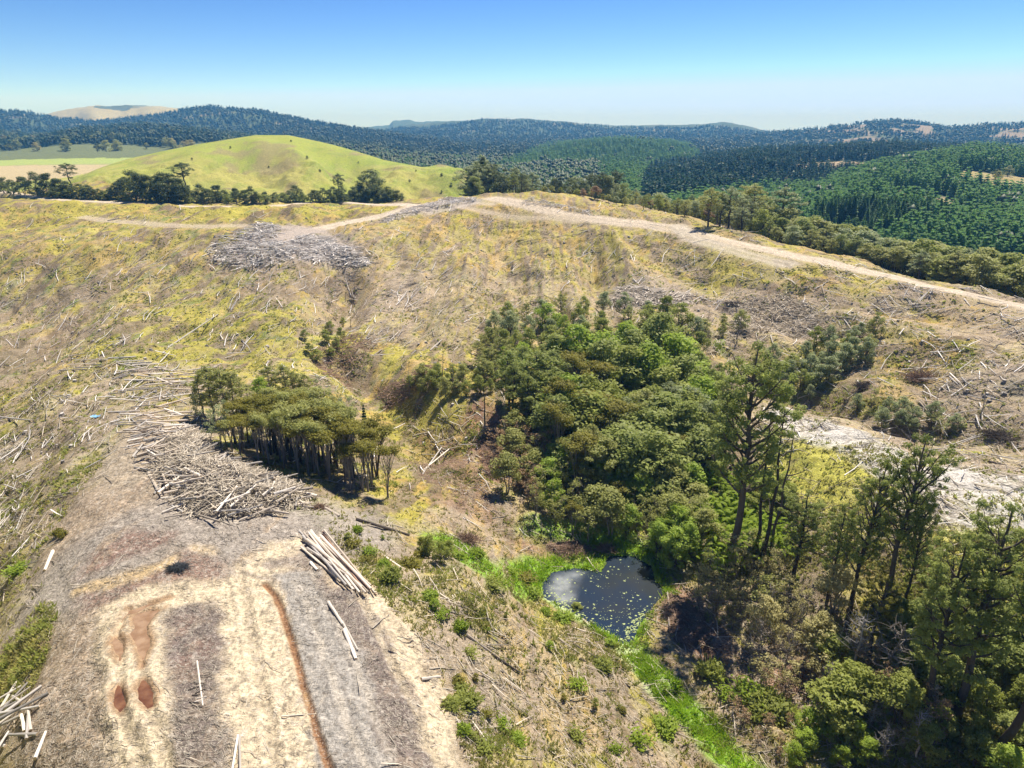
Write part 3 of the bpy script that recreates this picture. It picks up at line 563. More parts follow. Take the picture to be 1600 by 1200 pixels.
def ground_material():
    m, nt, out = newmat('ground cover'); L = nt.links.new
    at = nd(nt, 'ShaderNodeVertexColor'); at.layer_name = 'cover'
    ar = nd(nt, 'ShaderNodeAttribute'); ar.attribute_name = 'rough'
    ag = nd(nt, 'ShaderNodeAttribute'); ag.attribute_name = 'grass'
    tc = nd(nt, 'ShaderNodeTexCoord')
    def noise(scale, det, st=None, rot=0, rg=.55):
        n = nd(nt, 'ShaderNodeTexNoise'); n.inputs['Scale'].default_value = scale; n.inputs['Detail'].default_value = det; n.inputs['Roughness'].default_value = rg
        if st:
            mp = nd(nt, 'ShaderNodeMapping'); mp.inputs['Scale'].default_value = st; mp.inputs['Rotation'].default_value = (0, 0, rot); L(tc.outputs['Object'], mp.inputs[0]); L(mp.outputs[0], n.inputs['Vector'])
        else: L(tc.outputs['Object'], n.inputs['Vector'])
        return n.outputs[0]
    def mrange(x, a, b, c, d):
        n = nd(nt, 'ShaderNodeMapRange'); L(x, n.inputs[0])
        for i, v in enumerate((a, b, c, d)): n.inputs[i+1].default_value = v
        return n.outputs[0]
    def mul(a, b, op='MULTIPLY'):
        n = nd(nt, 'ShaderNodeMath', operation=op)
        for i, x in enumerate((a, b)):
            if isinstance(x, (int, float)): n.inputs[i].default_value = x
            else: L(x, n.inputs[i])
        return n.outputs[0]
    def mixc(f, a, b):
        n = nd(nt, 'ShaderNodeMix', data_type='RGBA'); L(f, n.inputs[0])
        for i, x in ((6, a), (7, b)):
            if isinstance(x, tuple): n.inputs[i].default_value = (*x, 1)
            else: L(x, n.inputs[i])
        return n.outputs[2]
    fine = noise(3.2, 8, rg=.68); mid = noise(.9, 5); fib = noise(1.6, 7, (1.0, 5.0, 2.0), .5, .65); fib2 = noise(1.6, 7, (5.0, 1.0, 2.0), -.35, .65); tuf = noise(1.7, 3)
    k = mul(mrange(fine, .28, .72, .5, 1.52), mrange(mid, .3, .7, .82, 1.18))
    vv = nd(nt, 'ShaderNodeVectorMath', operation='SCALE'); L(at.outputs[0], vv.inputs[0]); L(k, vv.inputs['Scale'])
    # pale chips and dark gaps among the litter
    f1 = mul(mrange(fib, .56, .66, 0, 1), ar.outputs['Fac']); f2 = mul(mrange(fib2, .57, .66, 0, 1), ar.outputs['Fac'])
    c = mixc(mul(mul(f1, f2, 'MAXIMUM'), .45), vv.outputs[0], (.60, .54, .47))
    g1 = mul(mrange(fib, .42, .33, 0, 1), ar.outputs['Fac']); g2 = mul(mrange(fib2, .42, .34, 0, 1), ar.outputs['Fac'])
    c = mixc(mul(mul(g1, g2, 'MAXIMUM'), .42), c, (.10, .08, .065))
    chip = mul(mrange(noise(6.5, 2, rg=.6), .60, .66, 0, 1), ar.outputs['Fac']); c = mixc(mul(chip, .55), c, (.70, .63, .54)); gap = mul(mrange(noise(5.0, 3, (1.3, .8, 1)), .40, .33, 0, 1), ar.outputs['Fac']); c = mixc(mul(gap, .38), c, (.11, .085, .07))
    c = mixc(mul(mul(mrange(tuf, .55, .68, 0, 1), ag.outputs['Fac']), .45), c, (.10, .15, .025))
    bs = mul(mul(fib, fib2, 'ADD'), mul(fine, 1.3), 'ADD'); bs = mul(bs, mul(tuf, .8), 'ADD')
    bp = nd(nt, 'ShaderNodeBump'); L(bs, bp.inputs['Height']); bp.inputs['Strength'].default_value = .75; bp.inputs['Distance'].default_value = .25
    p = nd(nt, 'ShaderNodeBsdfPrincipled'); L(c, p.inputs['Base Color']); p.inputs['Roughness'].default_value = .95; p.inputs['Specular IOR Level'].default_value = .1; L(bp.outputs[0], p.inputs['Normal'])
    L(p.outputs[0], out.inputs[0]); return m

# ------------------------------------------------------------------ the ground sheet
nT, nR = X.shape
V = np.stack([X, Y, Z], -1).reshape(-1, 3); V = np.vstack([V, [0, 0, -1.5]])
i = np.arange(nT)[:, None]; j = np.arange(nR-1)[None]; i2 = (i+1) % nT
FQ = np.stack([i*nR+j, i*nR+j+1, i2*nR+j+1, i2*nR+j], -1).reshape(-1, 4)
i = np.arange(nT); FT = np.stack([np.full(nT, nT*nR), i*nR, ((i+1) % nT)*nR], -1)
me = mesh_np('ground', V, [FQ, FT], [ground_material()], True)
def vattr(me, name, A, color=False):
    if color:
        a = me.color_attributes.new(name, 'FLOAT_COLOR', 'POINT'); d = np.ones((len(A), 4), np.float32); d[:, :3] = A; a.data.foreach_set('color', d.ravel())
    else:
        a = me.attributes.new(name, 'FLOAT', 'POINT'); a.data.foreach_set('value', np.asarray(A, np.float32))
vattr(me, 'cover', np.vstack([np.clip(ALB.reshape(-1, 3), 0.01, .85), [.3, .25, .2]]), True)
vattr(me, 'grass', np.append(GRS.ravel(), 0)); vattr(me, 'rough', np.append(RGH.ravel(), .5))
tag(ob('ground', me), kind='structure')

# ------------------------------------------------------------------ water
def watermat(name, c, rough, rgh2=.0, noise_c=None):
    m, nt, out = newmat(name); L = nt.links.new
    p = nd(nt, 'ShaderNodeBsdfPrincipled'); p.inputs['Roughness'].default_value = rough; p.inputs['IOR'].default_value = 1.33
    p.inputs['Base Color'].default_value = (*c, 1)
    tc = nd(nt, 'ShaderNodeTexCoord')
    if noise_c:
        no = nd(nt, 'ShaderNodeTexNoise'); no.inputs['Scale'].default_value = noise_c[0]; no.inputs['Detail'].default_value = 4; L(tc.outputs['Object'], no.inputs['Vector'])
        mr = nd(nt, 'ShaderNodeMapRange'); L(no.outputs[0], mr.inputs[0]); mr.inputs[1].default_value = .4; mr.inputs[2].default_value = .65
        mx = nd(nt, 'ShaderNodeMix', data_type='RGBA'); L(mr.outputs[0], mx.inputs[0]); mx.inputs[6].default_value = (*c, 1); mx.inputs[7].default_value = (*noise_c[1], 1); L(mx.outputs[2], p.inputs['Base Color'])
    n2 = nd(nt, 'ShaderNodeTexNoise'); n2.inputs['Scale'].default_value = 5; L(tc.outputs['Object'], n2.inputs['Vector'])
    bp = nd(nt, 'ShaderNodeBump'); bp.inputs['Strength'].default_value = .08; bp.inputs['Distance'].default_value = .02; L(n2.outputs[0], bp.inputs['Height']); L(bp.outputs[0], p.inputs['Normal'])
    L(p.outputs[0], out.inputs[0]); return m
def poly_sheet(name, P, z, mat, grow=0.0, step=.5):
    """water sheet as a grid clipped loosely outside the outline; the banks hide its edge"""
    P = np.asarray(P); c = P.mean(0)
    Q_ = P + (P-c)/np.linalg.norm(P-c, axis=1)[:, None]*grow
    me = mesh_np(name, np.c_[Q_, np.full(len(Q_), z)], [np.arange(len(Q_))[None]], [mat])
    o = ob(name, me); tag(o, kind='structure'); return o
poly_sheet('pond_water', PONDW, WATER_Z, watermat('pond water', (.018,.032,.058), .1, noise_c=(.12, (.035,.04,.045))), .5)
for k, P in RUTW.items():
    z = float(np.min(G.at(P[:, 0], P[:, 1]))); c = P.mean(0)
    zz = float(G.at(c[0], c[1]))
    poly_sheet('puddle_water', P, RLEV[k]-.07, watermat('muddy water', (.25,.15,.085) if k in 'ab' else (.12,.05,.028), .05, noise_c=(1.2, (.36,.24,.15) if k in 'ab' else (.22,.11,.06))), .55)

# ------------------------------------------------------------------ merged scatter helper
def merge(PV, PF, T, S, RZ, tilt=None):
    """copies of a prototype at T (n,3), scale S (n,3), turned RZ"""
    n = len(T); k = len(PV)
    c, s = np.cos(RZ)[:, None], np.sin(RZ)[:, None]
    P = PV[None]*S[:, None, :]
    x = P[..., 0]*c - P[..., 1]*s; y = P[..., 0]*s + P[..., 1]*c; z = P[..., 2]
    if tilt is not None: x = x + z*tilt[:, 0:1]; y = y + z*tilt[:, 1:2]
    V = np.stack([x, y, z], -1) + T[:, None, :]
    Fc = (PF[None] + (np.arange(n)*k)[:, None, None]).reshape(-1, PF.shape[1])
    return V.reshape(-1, 3), Fc
# ------------------------------------------------------------------ trees: shapes
def unit(n, r):
    v = r.normal(size=(n, 3)); return v/np.linalg.norm(v, axis=1)[:, None]
def leaves(cent, rad, per, size, flat, r, up=.3):
    """leaf sprays filling clumps: one small quad each"""
    Vs = []
    for c, rc in zip(cent, rad):
        n = max(6, int(per*rc*rc))
        d = unit(n, r); p = c + d*(rc*r.random(n)[:, None]**.38)*np.array([1, 1, flat])
        nn = d*.6 + unit(n, r)*.7; nn[:, 2] += up; nn /= np.linalg.norm(nn, axis=1)[:, None]
        a = np.cross(nn, unit(n, r)); a /= np.linalg.norm(a, axis=1)[:, None]; b = np.cross(nn, a)
        s = size*(.6+.8*r.random(n))[:, None]
        k = (.35+.4*r.random(n))[:, None]
        Vs.append(np.stack([p-a*s, p-b*s*k+a*s*.1, p+a*s, p+b*s*k-a*s*.15], 1).reshape(-1, 3))
    V = np.concatenate(Vs); return V, np.arange(len(V)).reshape(-1, 4)
def bend(p0, p1, n, r, w):
    t = np.linspace(0, 1, n)[:, None]; P = np.array(p0)*(1-t)+np.array(p1)*t
    o = r.normal(size=(n, 3))*w; o[0] = 0; o[-1] = 0; P = P+o*np.sin(PI*t)**.5; return P
def arch(p0, p1, n, lift):
    t = np.linspace(0, 1, n)[:, None]; P = np.array(p0)*(1-t)+np.array(p1)*t; P[:, 2] += (lift*np.sin(PI*t[:, 0])); return P
def make_shape(kind, seed):
    """returns trunk (V,F), crown (V,F) or None, height"""
    r = np.random.default_rng(seed); mb = MB(); cent = []; rad = []
    if kind == 'kanuka':
        H = 10; ns = r.integers(3, 5)
        for i in range(ns):
            a = r.random()*2*PI; d = .5+1.3*r.random(); h = H*(.72+.12*r.random())
            top = np.array([math.cos(a)*d, math.sin(a)*d, h])
            P = bend((math.cos(a)*.15, math.sin(a)*.15, -.5), top, 6, r, .12); P[1:, :2] *= np.linspace(.35, 1, 5)[:, None]
            mb.tube(P, np.linspace(.13, .05, 6), 5)
            for j in range(4):
                b = r.random()*2*PI; q = P[3+j % 2]; e = top + np.array([math.cos(b)*1.1, math.sin(b)*1.1, .9+.8*r.random()])
                mb.tube(arch(q, e, 4, -.2), np.linspace(.05, .02, 4), 4)
                cent.append(e); rad.append(.75+.35*r.random())
            cent.append(top+np.array([0, 0, 1.2])); rad.append(1.0)
        lv = leaves(cent, rad, 92, .165, .5, r, .9); 
    elif kind in ('bush', 'bush2', 'hedge'):
        H = 8; W = 3.3 if kind != 'hedge' else 4.2; lean = r.normal()*.3
        for i in range(r.integers(2, 4)):
            a = r.random()*2*PI; P = bend((.2*math.cos(a), .2*math.sin(a), -.6), (1.1*math.cos(a)+lean, 1.1*math.sin(a), H*.7), 5, r, .2); mb.tube(P, np.linspace(.17, .05, 5), 5)
        lo = {'bush': .16, 'bush2': .38, 'hedge': .08}[kind]
        for i in range(44 if kind != 'hedge' else 52):
            t = lo + (1-lo)*r.random()**.8; env = W*math.sin(PI*min(1, .22+.78*(t-lo)/(1-lo)*.98))**.6*(.75 + .35*r.random())
            a = r.random()*2*PI; rr = env*r.random()**.35*.85
            c = np.array([math.cos(a)*rr+lean*t, math.sin(a)*rr, H*t*.93]); k = .55+.75*r.random()
            cent.append(c); rad.append(k)
            if i % 4 == 0: mb.tube(arch((lean*.3, 0, H*t*.5), c, 4, -.3), np.linspace(.07, .02, 4), 4)
        lv = leaves(cent, rad, 74, .20, .62, r, .9)
    elif kind in ('open', 'open2'):          # tall open tree: limbs show between clumps
        H = 14; lean = r.normal()*.5
        tr = bend((0, 0, -.8), (lean, r.normal()*.4, H*.92), 9, r, .18); mb.tube(tr, np.linspace(.36, .07, 9), 7)
        cb = .42 if kind == 'open' else .25
        for i in range(22):
            t = cb + (1-cb)*i/22; base = np.array([np.interp(t*.9*H, tr[:, 2], tr[:, k]) for k in range(3)]); a = i*2.4+r.random()*.8
            L = (3.4*math.sin(PI*min(.97, .3+.68*(t-cb)/(1-cb)))**.8+.4)*(.65+.6*r.random()); el = .25+.5*r.random()
            e = base+np.array([math.cos(a)*L, math.sin(a)*L, L*el])
            mb.tube(arch(base, e, 5, -.25), np.linspace(.11, .025, 5), 5)
            for j in range(5):
                o = unit(1, r)[0]*(.25+.22*L)*np.array([1, 1, .6]); q = base+(e-base)*(.55+.45*r.random()) + o
                cent.append(q); rad.append(.45+.5*r.random())
        cent.append(tr[-1]+np.array([0, 0, .5])); rad.append(.9)
        lv = leaves(cent, rad, 84, .18, .5, r, .9)
    elif kind in ('podo', 'podo2', 'podo3'):  # big old native conifers seen from near by
        H = 24; lean = {'podo': .6, 'podo2': -.5, 'podo3': 3.0}[kind]
        tr = bend((0, 0, -1.5), (lean, r.normal()*.5, H*.93), 14, r, .16); tr[:, 0] += .5*np.sin(np.linspace(0, 5, 14)); mb.tube(tr, np.linspace(.55, .08, 14)+np.r_[.25, .08, np.zeros(12)], 9)
        cb = {'podo': .40, 'podo2': .30, 'podo3': .52}[kind]
        for i in range(34):
            t = cb + (.97-cb)*i/34; base = np.array([np.interp(t*.93*H, tr[:, 2], tr[:, k]) for k in range(3)]); a = i*2.4+r.random()
            L = (4.4*math.sin(PI*min(.93, .34+.6*(t-cb)/(1-cb)))**.7+.3)*(.55+.6*r.random()); el = .45+.5*(t-cb)/(1-cb)+.5*r.random(); base = base*np.array([1, 1, .86])
            e = base+np.array([math.cos(a)*L, math.sin(a)*L, L*el]); P = arch(base, e, 6, -.35)+r.normal(size=(6, 3))*.06; mb.tube(P, np.linspace(.17, .035, 6), 5)
            for j in range(6):
                s0 = P[2+j % 4]; b = a+r.normal()*.9; l2 = .8+1.1*r.random(); q = s0+np.array([math.cos(b)*l2, math.sin(b)*l2, .2+.7*r.random()])
                mb.tube(arch(s0, q, 3, -.1), [.05, .03, .012], 4); cent.append(q); rad.append(.38+.45*r.random())
        cent.append(tr[-1]); rad.append(.8)
        lv = leaves(cent, rad, 250, .14, .6, r, .9)
    elif kind == 'pine':
        H = 14; mb.tube([(0, 0, -.5), (0, 0, H*.5), (0, 0, H*.97)], [.2, .12, .02], 5)
        Vs = []; n = 0; Vl = []
        for i in range(13):
            t = .1+.88*i/13; z = H*t; L = 2.7*(1-t)**.75+.15; k = 9
            for j in range(k):
                a = 2*PI*j/k+i*1.1+r.random()*.3; l = L*(.8+.35*r.random()); wd = .33*l+.18
                d = np.array([math.cos(a), math.sin(a), 0]); s = np.array([-math.sin(a), math.cos(a), 0])
                p0 = np.array([0, 0, z+.25]); p1 = d*l+np.array([0, 0, z+.15+.22*l]); m_ = d*l*.55+np.array([0, 0, z-.05])
                Vl.append([p0, m_-s*wd, p1, m_+s*wd]); Vl.append([p0+[0, 0, .3], m_-s*wd*.5+[0, 0, .45], p1+[0, 0, -.25], m_+s*wd*.5-[0, 0, .3]])
        tip = H; Vl.append([np.array([.12, 0, H-.9]), np.array([0, .1, H-.5]), np.array([0, 0, H]), np.array([-.1, -.05, H-.7])])
        V = np.array(Vl).reshape(-1, 3); lv = (V, np.arange(len(V)).reshape(-1, 4))
    elif kind in ('snag', 'deadtree'):
        H = 8; tr = bend((0, 0, -.5), (r.normal()*.5, r.normal()*.5, H), 8, r, .12); mb.tube(tr, np.linspace(.17, .025, 8), 6)
        nb = 7 if kind == 'snag' else 26
        for i in range(nb):
            t = .25+.7*r.random(); base = np.array([np.interp(t*H, tr[:, 2], tr[:, k]) for k in range(3)]); a = r.random()*2*PI; L = (.6+1.0*r.random()) if kind == 'snag' else (1.2+2.2*r.random())*(1.25-t)
            e = base+np.array([math.cos(a)*L, math.sin(a)*L, L*(.3+.6*r.random())]); P = arch(base, e, 5, -.15)+r.normal(size=(5, 3))*.04; mb.tube(P, np.linspace(.05, .012, 5), 4)
            if kind == 'deadtree':
                for j in range(5):
                    s0 = P[1+j % 4]; q = s0+unit(1, r)[0]*(.4+.6*r.random())+[0, 0, .3]; mb.tube([s0, (s0+q)/2+.04, q], [.022, .014, .008], 3)
        lv = None
    elif kind == 'sapling':
        H = 7
        for i in range(3):
            a = r.random()*2*PI; tp = np.array([math.cos(a)*.8, math.sin(a)*.8, H*(.75+.25*r.random())]); P = bend((0, 0, -.4), tp, 6, r, .12); mb.tube(P, np.linspace(.07, .015, 6), 4)
            for j in range(9):
                b = r.random()*2*PI; s0 = P[2+j % 4]; L = .5+.9*r.random(); q = s0+np.array([math.cos(b)*L, math.sin(b)*L, .5+.7*r.random()]); mb.tube([s0, (s0+q)/2-[0, 0, .1], q], [.03, .018, .01], 3); cent.append(q); rad.append(.3+.4*r.random())
        lv = leaves(cent, rad, 100, .14, .8, r, .2)
    elif kind == 'tussock':
        H = 1; n = 150; d = unit(n, r); d[:, 2] = np.abs(d[:, 2])*1.0+.5; d /= np.linalg.norm(d, axis=1)[:, None]
        b0 = r.normal(size=(n, 3))*[.12, .12, 0]; L = (.35+.4*r.random(n))[:, None]; s = np.cross(d, [0, 0, 1.])*.055
        tipp = b0+d*L; V = np.stack([b0-s, b0+s, tipp+s*.7, tipp-s*.7], 1).reshape(-1, 3); 
        lv2 = leaves([np.array([0, 0, .35]), np.array([.3, .1, .25]), np.array([-.2, .25, .3]), np.array([0, -.3, .25])], [.45, .32, .34, .33], 900, .075, .8, r, .5)
        lv = (np.vstack([V, lv2[0]]), np.vstack([np.arange(len(V)).reshape(-1, 4), lv2[1]+len(V)]))
        mb.tube([(0, 0, -.3), (0, 0, .3)], [.06, .04], 4)
    elif kind == 'fern':                    # low broad bush of arching fronds
        H = 2.5; Vl = []
        for i in range(150):
            a = r.random()*2*PI; el = .3+1.1*r.random(); L = .5+.6*r.random(); d = np.array([math.cos(a), math.sin(a), 0]); s = np.array([-math.sin(a), math.cos(a), 0])
            o = np.array([r.normal()*.75, r.normal()*.75, .3+1.5*r.random()])
            for q in range(6):
                t0, t1 = q/6, (q+1)/6; w0 = .12*math.sin(PI*(.15+.85*t0)); w1 = .12*math.sin(PI*(.15+.85*t1))
                f = lambda t: o+d*L*t*math.cos(el*.6)+np.array([0, 0, L*(t*math.sin(el)-.75*t*t)])
                for sg in (1, -1): Vl.append([f(t0), f(t0)+s*sg*w0-[0, 0, .06], f(t1)+s*sg*w1*.8-[0, 0, .06], f(t1)])
        V = np.array(Vl).reshape(-1, 3); lv = (V, np.arange(len(V)).reshape(-1, 4)); mb.tube([(0, 0, -.4), (0, 0, .9)], [.12, .08], 5)
    return mb, lv, H
SHAPES = {}
def shape(kind, seed, leaf, bark):
    key = (kind, seed, leaf, bark)
    if key in SHAPES: return SHAPES[key]
    kk = (kind, seed)
    if kk not in SHAPES:
        mb, lv, H = make_shape(kind, seed*13+5)
        if lv is not None:
            H = float(np.percentile(lv[0][:, 2], 99.5)); 
        SHAPES[kk] = (mb.mesh(kind+'_trunk', None), None if lv is None else mesh_np(kind+'_crown', lv[0], [lv[1]]), H)
        SHAPES[kk][0].materials.clear()
    t, c, H = SHAPES[kk]
    t = t.copy(); t.materials.append(M[bark])
    if c: c = c.copy(); c.materials.append(M[leaf])
    SHAPES[key] = (t, c, H); return SHAPES[key]
def height_to(x, y, zb, vtop):
    b = (600-vtop)/F; return ZC + y*(b*CP-SP)/(CP+b*SP) - zb
def plant(name, kind, x, y, h, wscale, leaf, bark, label, cat, group, rz=None, seed=None, lean=0):
    seed = random.randrange(3) if seed is None else seed
    t, c, H = shape(kind, seed, leaf, bark)
    e = bpy.data.objects.new(name, None); COL.objects.link(e); z = float(G.at(x, y)); e.location = (x, y, z-.05)
    e.empty_display_size = .5
    s = h/H; e.scale = (s*wscale, s*wscale, s); e.rotation_euler = (lean*.3, lean, random.random()*6.28 if rz is None else rz)
    tag(e, label, cat, group)
    ob('trunk' if kind not in ('tussock', 'fern') else 'stem', t, e)
    if c: ob('crown' if kind not in ('tussock', 'fern') else 'foliage', c, e)
    return e
NM = {'kanuka': 'kanuka_tree', 'bush': 'broadleaf_tree', 'bush2': 'manuka_tree', 'hedge': 'evergreen_tree', 'open': 'tall_tree', 'open2': 'tall_tree', 'podo': 'forest_tree', 'podo2': 'forest_tree', 'podo3': 'forest_tree', 'pine': 'pine_tree', 'snag': 'snag', 'deadtree': 'dead_tree', 'sapling': 'sapling', 'tussock': 'green_shrub', 'fern': 'fern_bush'}
def name_of(kind, cat, leaf):
    if cat == 'bush': return 'scrub_bush' if kind in ('bush', 'bush2', 'sapling') else NM[kind]
    if cat == 'shrub': return 'low_shrub' if kind == 'bush' else NM[kind]
    if kind == 'bush' and leaf in ('olive', 'greyg', 'brown'): return 'native_tree'
    return NM[kind]
def put(kind, u, vt, vb, w, leaf, bark, label, cat='tree', group=None, **k):
    x, y, z = G.pix(u, vb); x, y, z = x[0], y[0], z[0]; h = max(.4, height_to(x, y, z, vt))
    return plant(name_of(kind, cat, leaf), kind, x, y, h, w, leaf, bark, label, cat, group, **k)
def putd(kind, u, vt, d, w, leaf, bark, label, cat='tree', group=None, hmin=5, hmax=24, **k):
    th, q, cf = ray(u, vt); r = d/cf; x, y = float(r*math.sin(th)), float(r*math.cos(th)); z = float(G.at(x, y)); h = min(hmax, max(hmin, height_to(x, y, z, vt)))
    return plant(name_of(kind, cat, leaf), kind, x, y, h, w, leaf, bark, label, cat, group, **k)
def inpoly(u, v, P):
    return sd_poly(np.atleast_1d(np.array(u, float)), np.atleast_1d(np.array(v, float)), np.array(P, float)) < 0
def spread(P, gap, seed, squash=.6, tries=3000):
    """points at least gap apart inside a photo outline"""
    r = np.random.default_rng(seed); P = np.array(P, float); lo, hi = P.min(0), P.max(0); out = []
    c = lo + r.random((tries, 2))*(hi-lo); c = c[inpoly(c[:, 0], c[:, 1], P)]
    for p in c:
        if all(math.hypot(p[0]-q[0], (p[1]-q[1])/squash) > gap for q in out): out.append(p)
    return out
def pick(opts):
    t = random.random()*sum(o[0] for o in opts)
    for o in opts:
        t -= o[0]
        if t <= 0: return o
    return opts[-1]

# ------------------------------------------------------------------ the big single trees
put('podo', 1136, 535, 885, .78, 'podo', 'bark', 'tall lone tree with thick leaning trunk and open rounded crown, left of the sunlit mound', 'tree', seed=0, rz=.4)
put('podo', 1388, 684, 945, .68, 'podo', 'bark', 'highest dark green tree of the right hand group, before the grey white mound', 'tree', seed=1, rz=2.2)
put('podo2', 1330, 718, 955, .6, 'podo', 'bark', 'olive crowned tree just left of the highest tree of the right hand group', 'tree', seed=1)
put('podo', 1238, 768, 912, .95, 'podo', 'bark', 'broad tree with a dark trunk and visible limbs, leftmost of the right hand group', 'tree', seed=2, rz=1.0)
put('podo2', 1292, 785, 940, .6, 'podo', 'bark', 'narrow tree with dark ivy covered trunk, between the broad leftmost tree and the highest tree', 'tree', seed=0)
put('podo2', 1495, 800, 1110, .85, 'podo', 'bark', 'large full crowned tree with forked grey trunks near the right edge', 'tree', seed=2)
put('podo', 1440, 850, 1120, .75, 'podo', 'bark', 'deep green tree pressed against the left side of the forked tree near the right edge', 'tree', seed=1, rz=4.0)
put('podo3', 1545, 815, 1190, .7, 'podo', 'bark', 'tree with a long dark trunk leaning right at the right edge of the picture', 'tree', seed=0, rz=-.3)
put('podo2', 1412, 770, 945, .5, 'podo', 'bark', 'slender grey green tree behind the right side of the highest tree', 'tree', seed=0)
put('podo', 1360, 905, 1030, .95, 'kanuka', 'bark', 'olive green half height tree below the highest tree of the right hand group', 'tree', seed=0)
# thin leaning stems beside the lone tree
for u, vt, vb, sx_ in ((1180, 650, 875, 'leftmost'), (1192, 640, 885, 'middle'), (1202, 668, 870, 'rightmost')):
    put('snag', u, vt, vb, .7, 'podo', 'bark', sx_+' of three thin bare stems standing just right of the lone tall tree', 'bare tree')
put('snag', 757, 588, 668, .8, 'kanuka', 'char', 'charred black snag standing alone at the left edge of the central bush', 'snag', seed=1)
x, y, z = G.pix(757, 662); 
put('snag', 1458, 608, 655, .8, 'kanuka', 'char', 'short charred snag standing upright in the gully right of the sunlit mound', 'snag', seed=2)
put('snag', 1428, 622, 662, 1.0, 'kanuka', 'char', 'short charred snag leaning right in the gully, left of the upright one', 'snag', seed=0, lean=.35)
put('snag', 1532, 585, 650, .7, 'kanuka', 'gbark', 'thin bare stem standing in grey slash near the right edge', 'snag', seed=1)
put('snag', 708, 555, 612, .6, 'kanuka', 'gbark', 'left of two thin grey poles standing above the dark shrubs', 'snag', seed=0)
put('snag', 692, 540, 600, .6, 'kanuka', 'gbark', 'taller and right hand of two grey poles above the dark shrubs' if False else 'tallest bare grey pole standing behind the dark shrubs', 'snag', seed=1)
put('snag', 640, 570, 615, .6, 'kanuka', 'gbark', 'short grey pole at the left end of the dark shrubs', 'snag', seed=2)
put('pine', 572, 632, 690, .62, 'pine', 'bark', 'small dark conical pine behind the right end of the manuka grove', 'pine', seed=0)

# ------------------------------------------------------------------ the flat topped grove behind the log heap
gl = 'slim grey stemmed tree with flat olive crown in the grove behind the log heap'
gg = 'grove of flat crowned trees behind the log heap'
P0 = pw([(345, 702), (390, 716), (440, 730), (490, 744), (540, 760), (585, 772)])
seg = np.cumsum(np.r_[0, np.linalg.norm(np.diff(P0, axis=0), axis=1)])
for row in range(6):
    for k in range(13):
        s = (k+.5+random.uniform(-.35, .35))/13; 
        px_ = np.interp(s*seg[-1], seg, P0[:, 0])+random.uniform(-.4, .4)-row*.2; py_ = np.interp(s*seg[-1], seg, P0[:, 1])+row*2.1+random.uniform(-.6, .6)
        if row > 3 and (s < .12 or s > .8): continue
        vt = np.interp(s, [0, .25, .5, .75, 1], [655, 642, 652, 668, 694])
        h = height_to(np.interp(s*seg[-1], seg, P0[:, 0]), np.interp(s*seg[-1], seg, P0[:, 1]), float(G.at(np.interp(s*seg[-1], seg, P0[:, 0]), np.interp(s*seg[-1], seg, P0[:, 1]))), vt)
        plant('kanuka_tree', 'kanuka', px_, py_, (h+row*.3)*random.uniform(.82, 1.12), random.uniform(.8, 1.1), random.choice(['kanuka', 'kanuka', 'olive']), 'gbark' if row < 2 else 'bark', gl, 'tree', gg)
put('kanuka', 606, 694, 778, .9, 'kanuka', 'gbark', 'many stemmed tree standing apart at the right end of the flat topped grove', 'tree', seed=1)
put('kanuka', 575, 690, 768, .8, 'kanuka', 'gbark', 'slim tree between the grove and its outlying many stemmed tree', 'tree', seed=2)
for u, vt, vb, kd in [(318,590,650,'open2'),(335,572,655,'open2'),(352,578,660,'open'),(372,584,655,'open'),(330,640,690,'sapling'),(345,630,700,'sapling'),(312,610,660,'sapling'),(360,600,650,'sapling'),(390,600,640,'open2'),(425,572,625,'open'),(448,570,628,'open2'),(462,580,628,'open'),(480,585,632,'open'),(500,585,630,'sapling'),(408,590,630,'bush'),(515,600,640,'sapling'),(530,605,655,'sapling'),(545,615,665,'sapling')]:
    put(kd, u, vt, vb, 1.0, 'bright' if kd == 'bush' else 'olive' if kd != 'sapling' else 'greyg', 'gbark', 'bright green bush among thin trees behind the flat topped grove' if kd == 'bush' else 'thin grey stemmed tree with sparse crown behind the flat topped grove', 'tree', None if kd == 'bush' else 'sparse trees behind the flat topped grove')

# ------------------------------------------------------------------ native bush in the valley
def wood(P, gap, hpx, opts, group, where, seed, wmul=(.75, 1.15), squash=.6, catf='tree'):
    for p in sorted(spread(P, gap, seed, squash), key=lambda q: q[1]):
        o = pick(opts); hh = random.uniform(*hpx)
        put(o[1], p[0], p[1]-hh, p[1], random.uniform(*wmul)*o[4], o[2], o[3], o[5]+' '+where, catf, group)
O_UP = [(3,'bush','green','bark',1,'dark green bushy tree'),(2,'bush','greyg','bark',1,'grey green bushy tree'),(1,'bush','bright','bark',1.1,'bright green bushy tree'),(1.4,'open2','olive','bark',1,'thin crowned olive tree')]
wood([(750,548),(800,510),(870,500),(960,492),(1050,505),(1100,530),(1090,585),(1000,590),(880,600),(800,600),(755,585)], 25, (34, 50), O_UP, 'trees along the upper edge of the central bush', 'at the upper edge of the central bush', 1)
O_MID = [(2.2,'bush','bright','bark',1.15,'bright green dense tree'),(3.2,'bush','green','bark',1.1,'mid green dense tree'),(1.2,'kanuka','kanuka','gbark',1.1,'olive flat crowned tree'),(.8,'open','olive','gbark',1,'tall pale limbed tree'),(2,'bush2','podo','bark',1.1,'dark green tree with visible trunk'),(1,'open2','greyg','gbark',1.1,'grey green feathery tree')]
wood([(850,600),(960,585),(1080,590),(1100,640),(1095,700),(1000,715),(880,700),(840,660)], 29, (58, 104), O_MID, 'trees in the middle of the central bush', 'in the middle of the central bush', 2, (.8, 1.15))
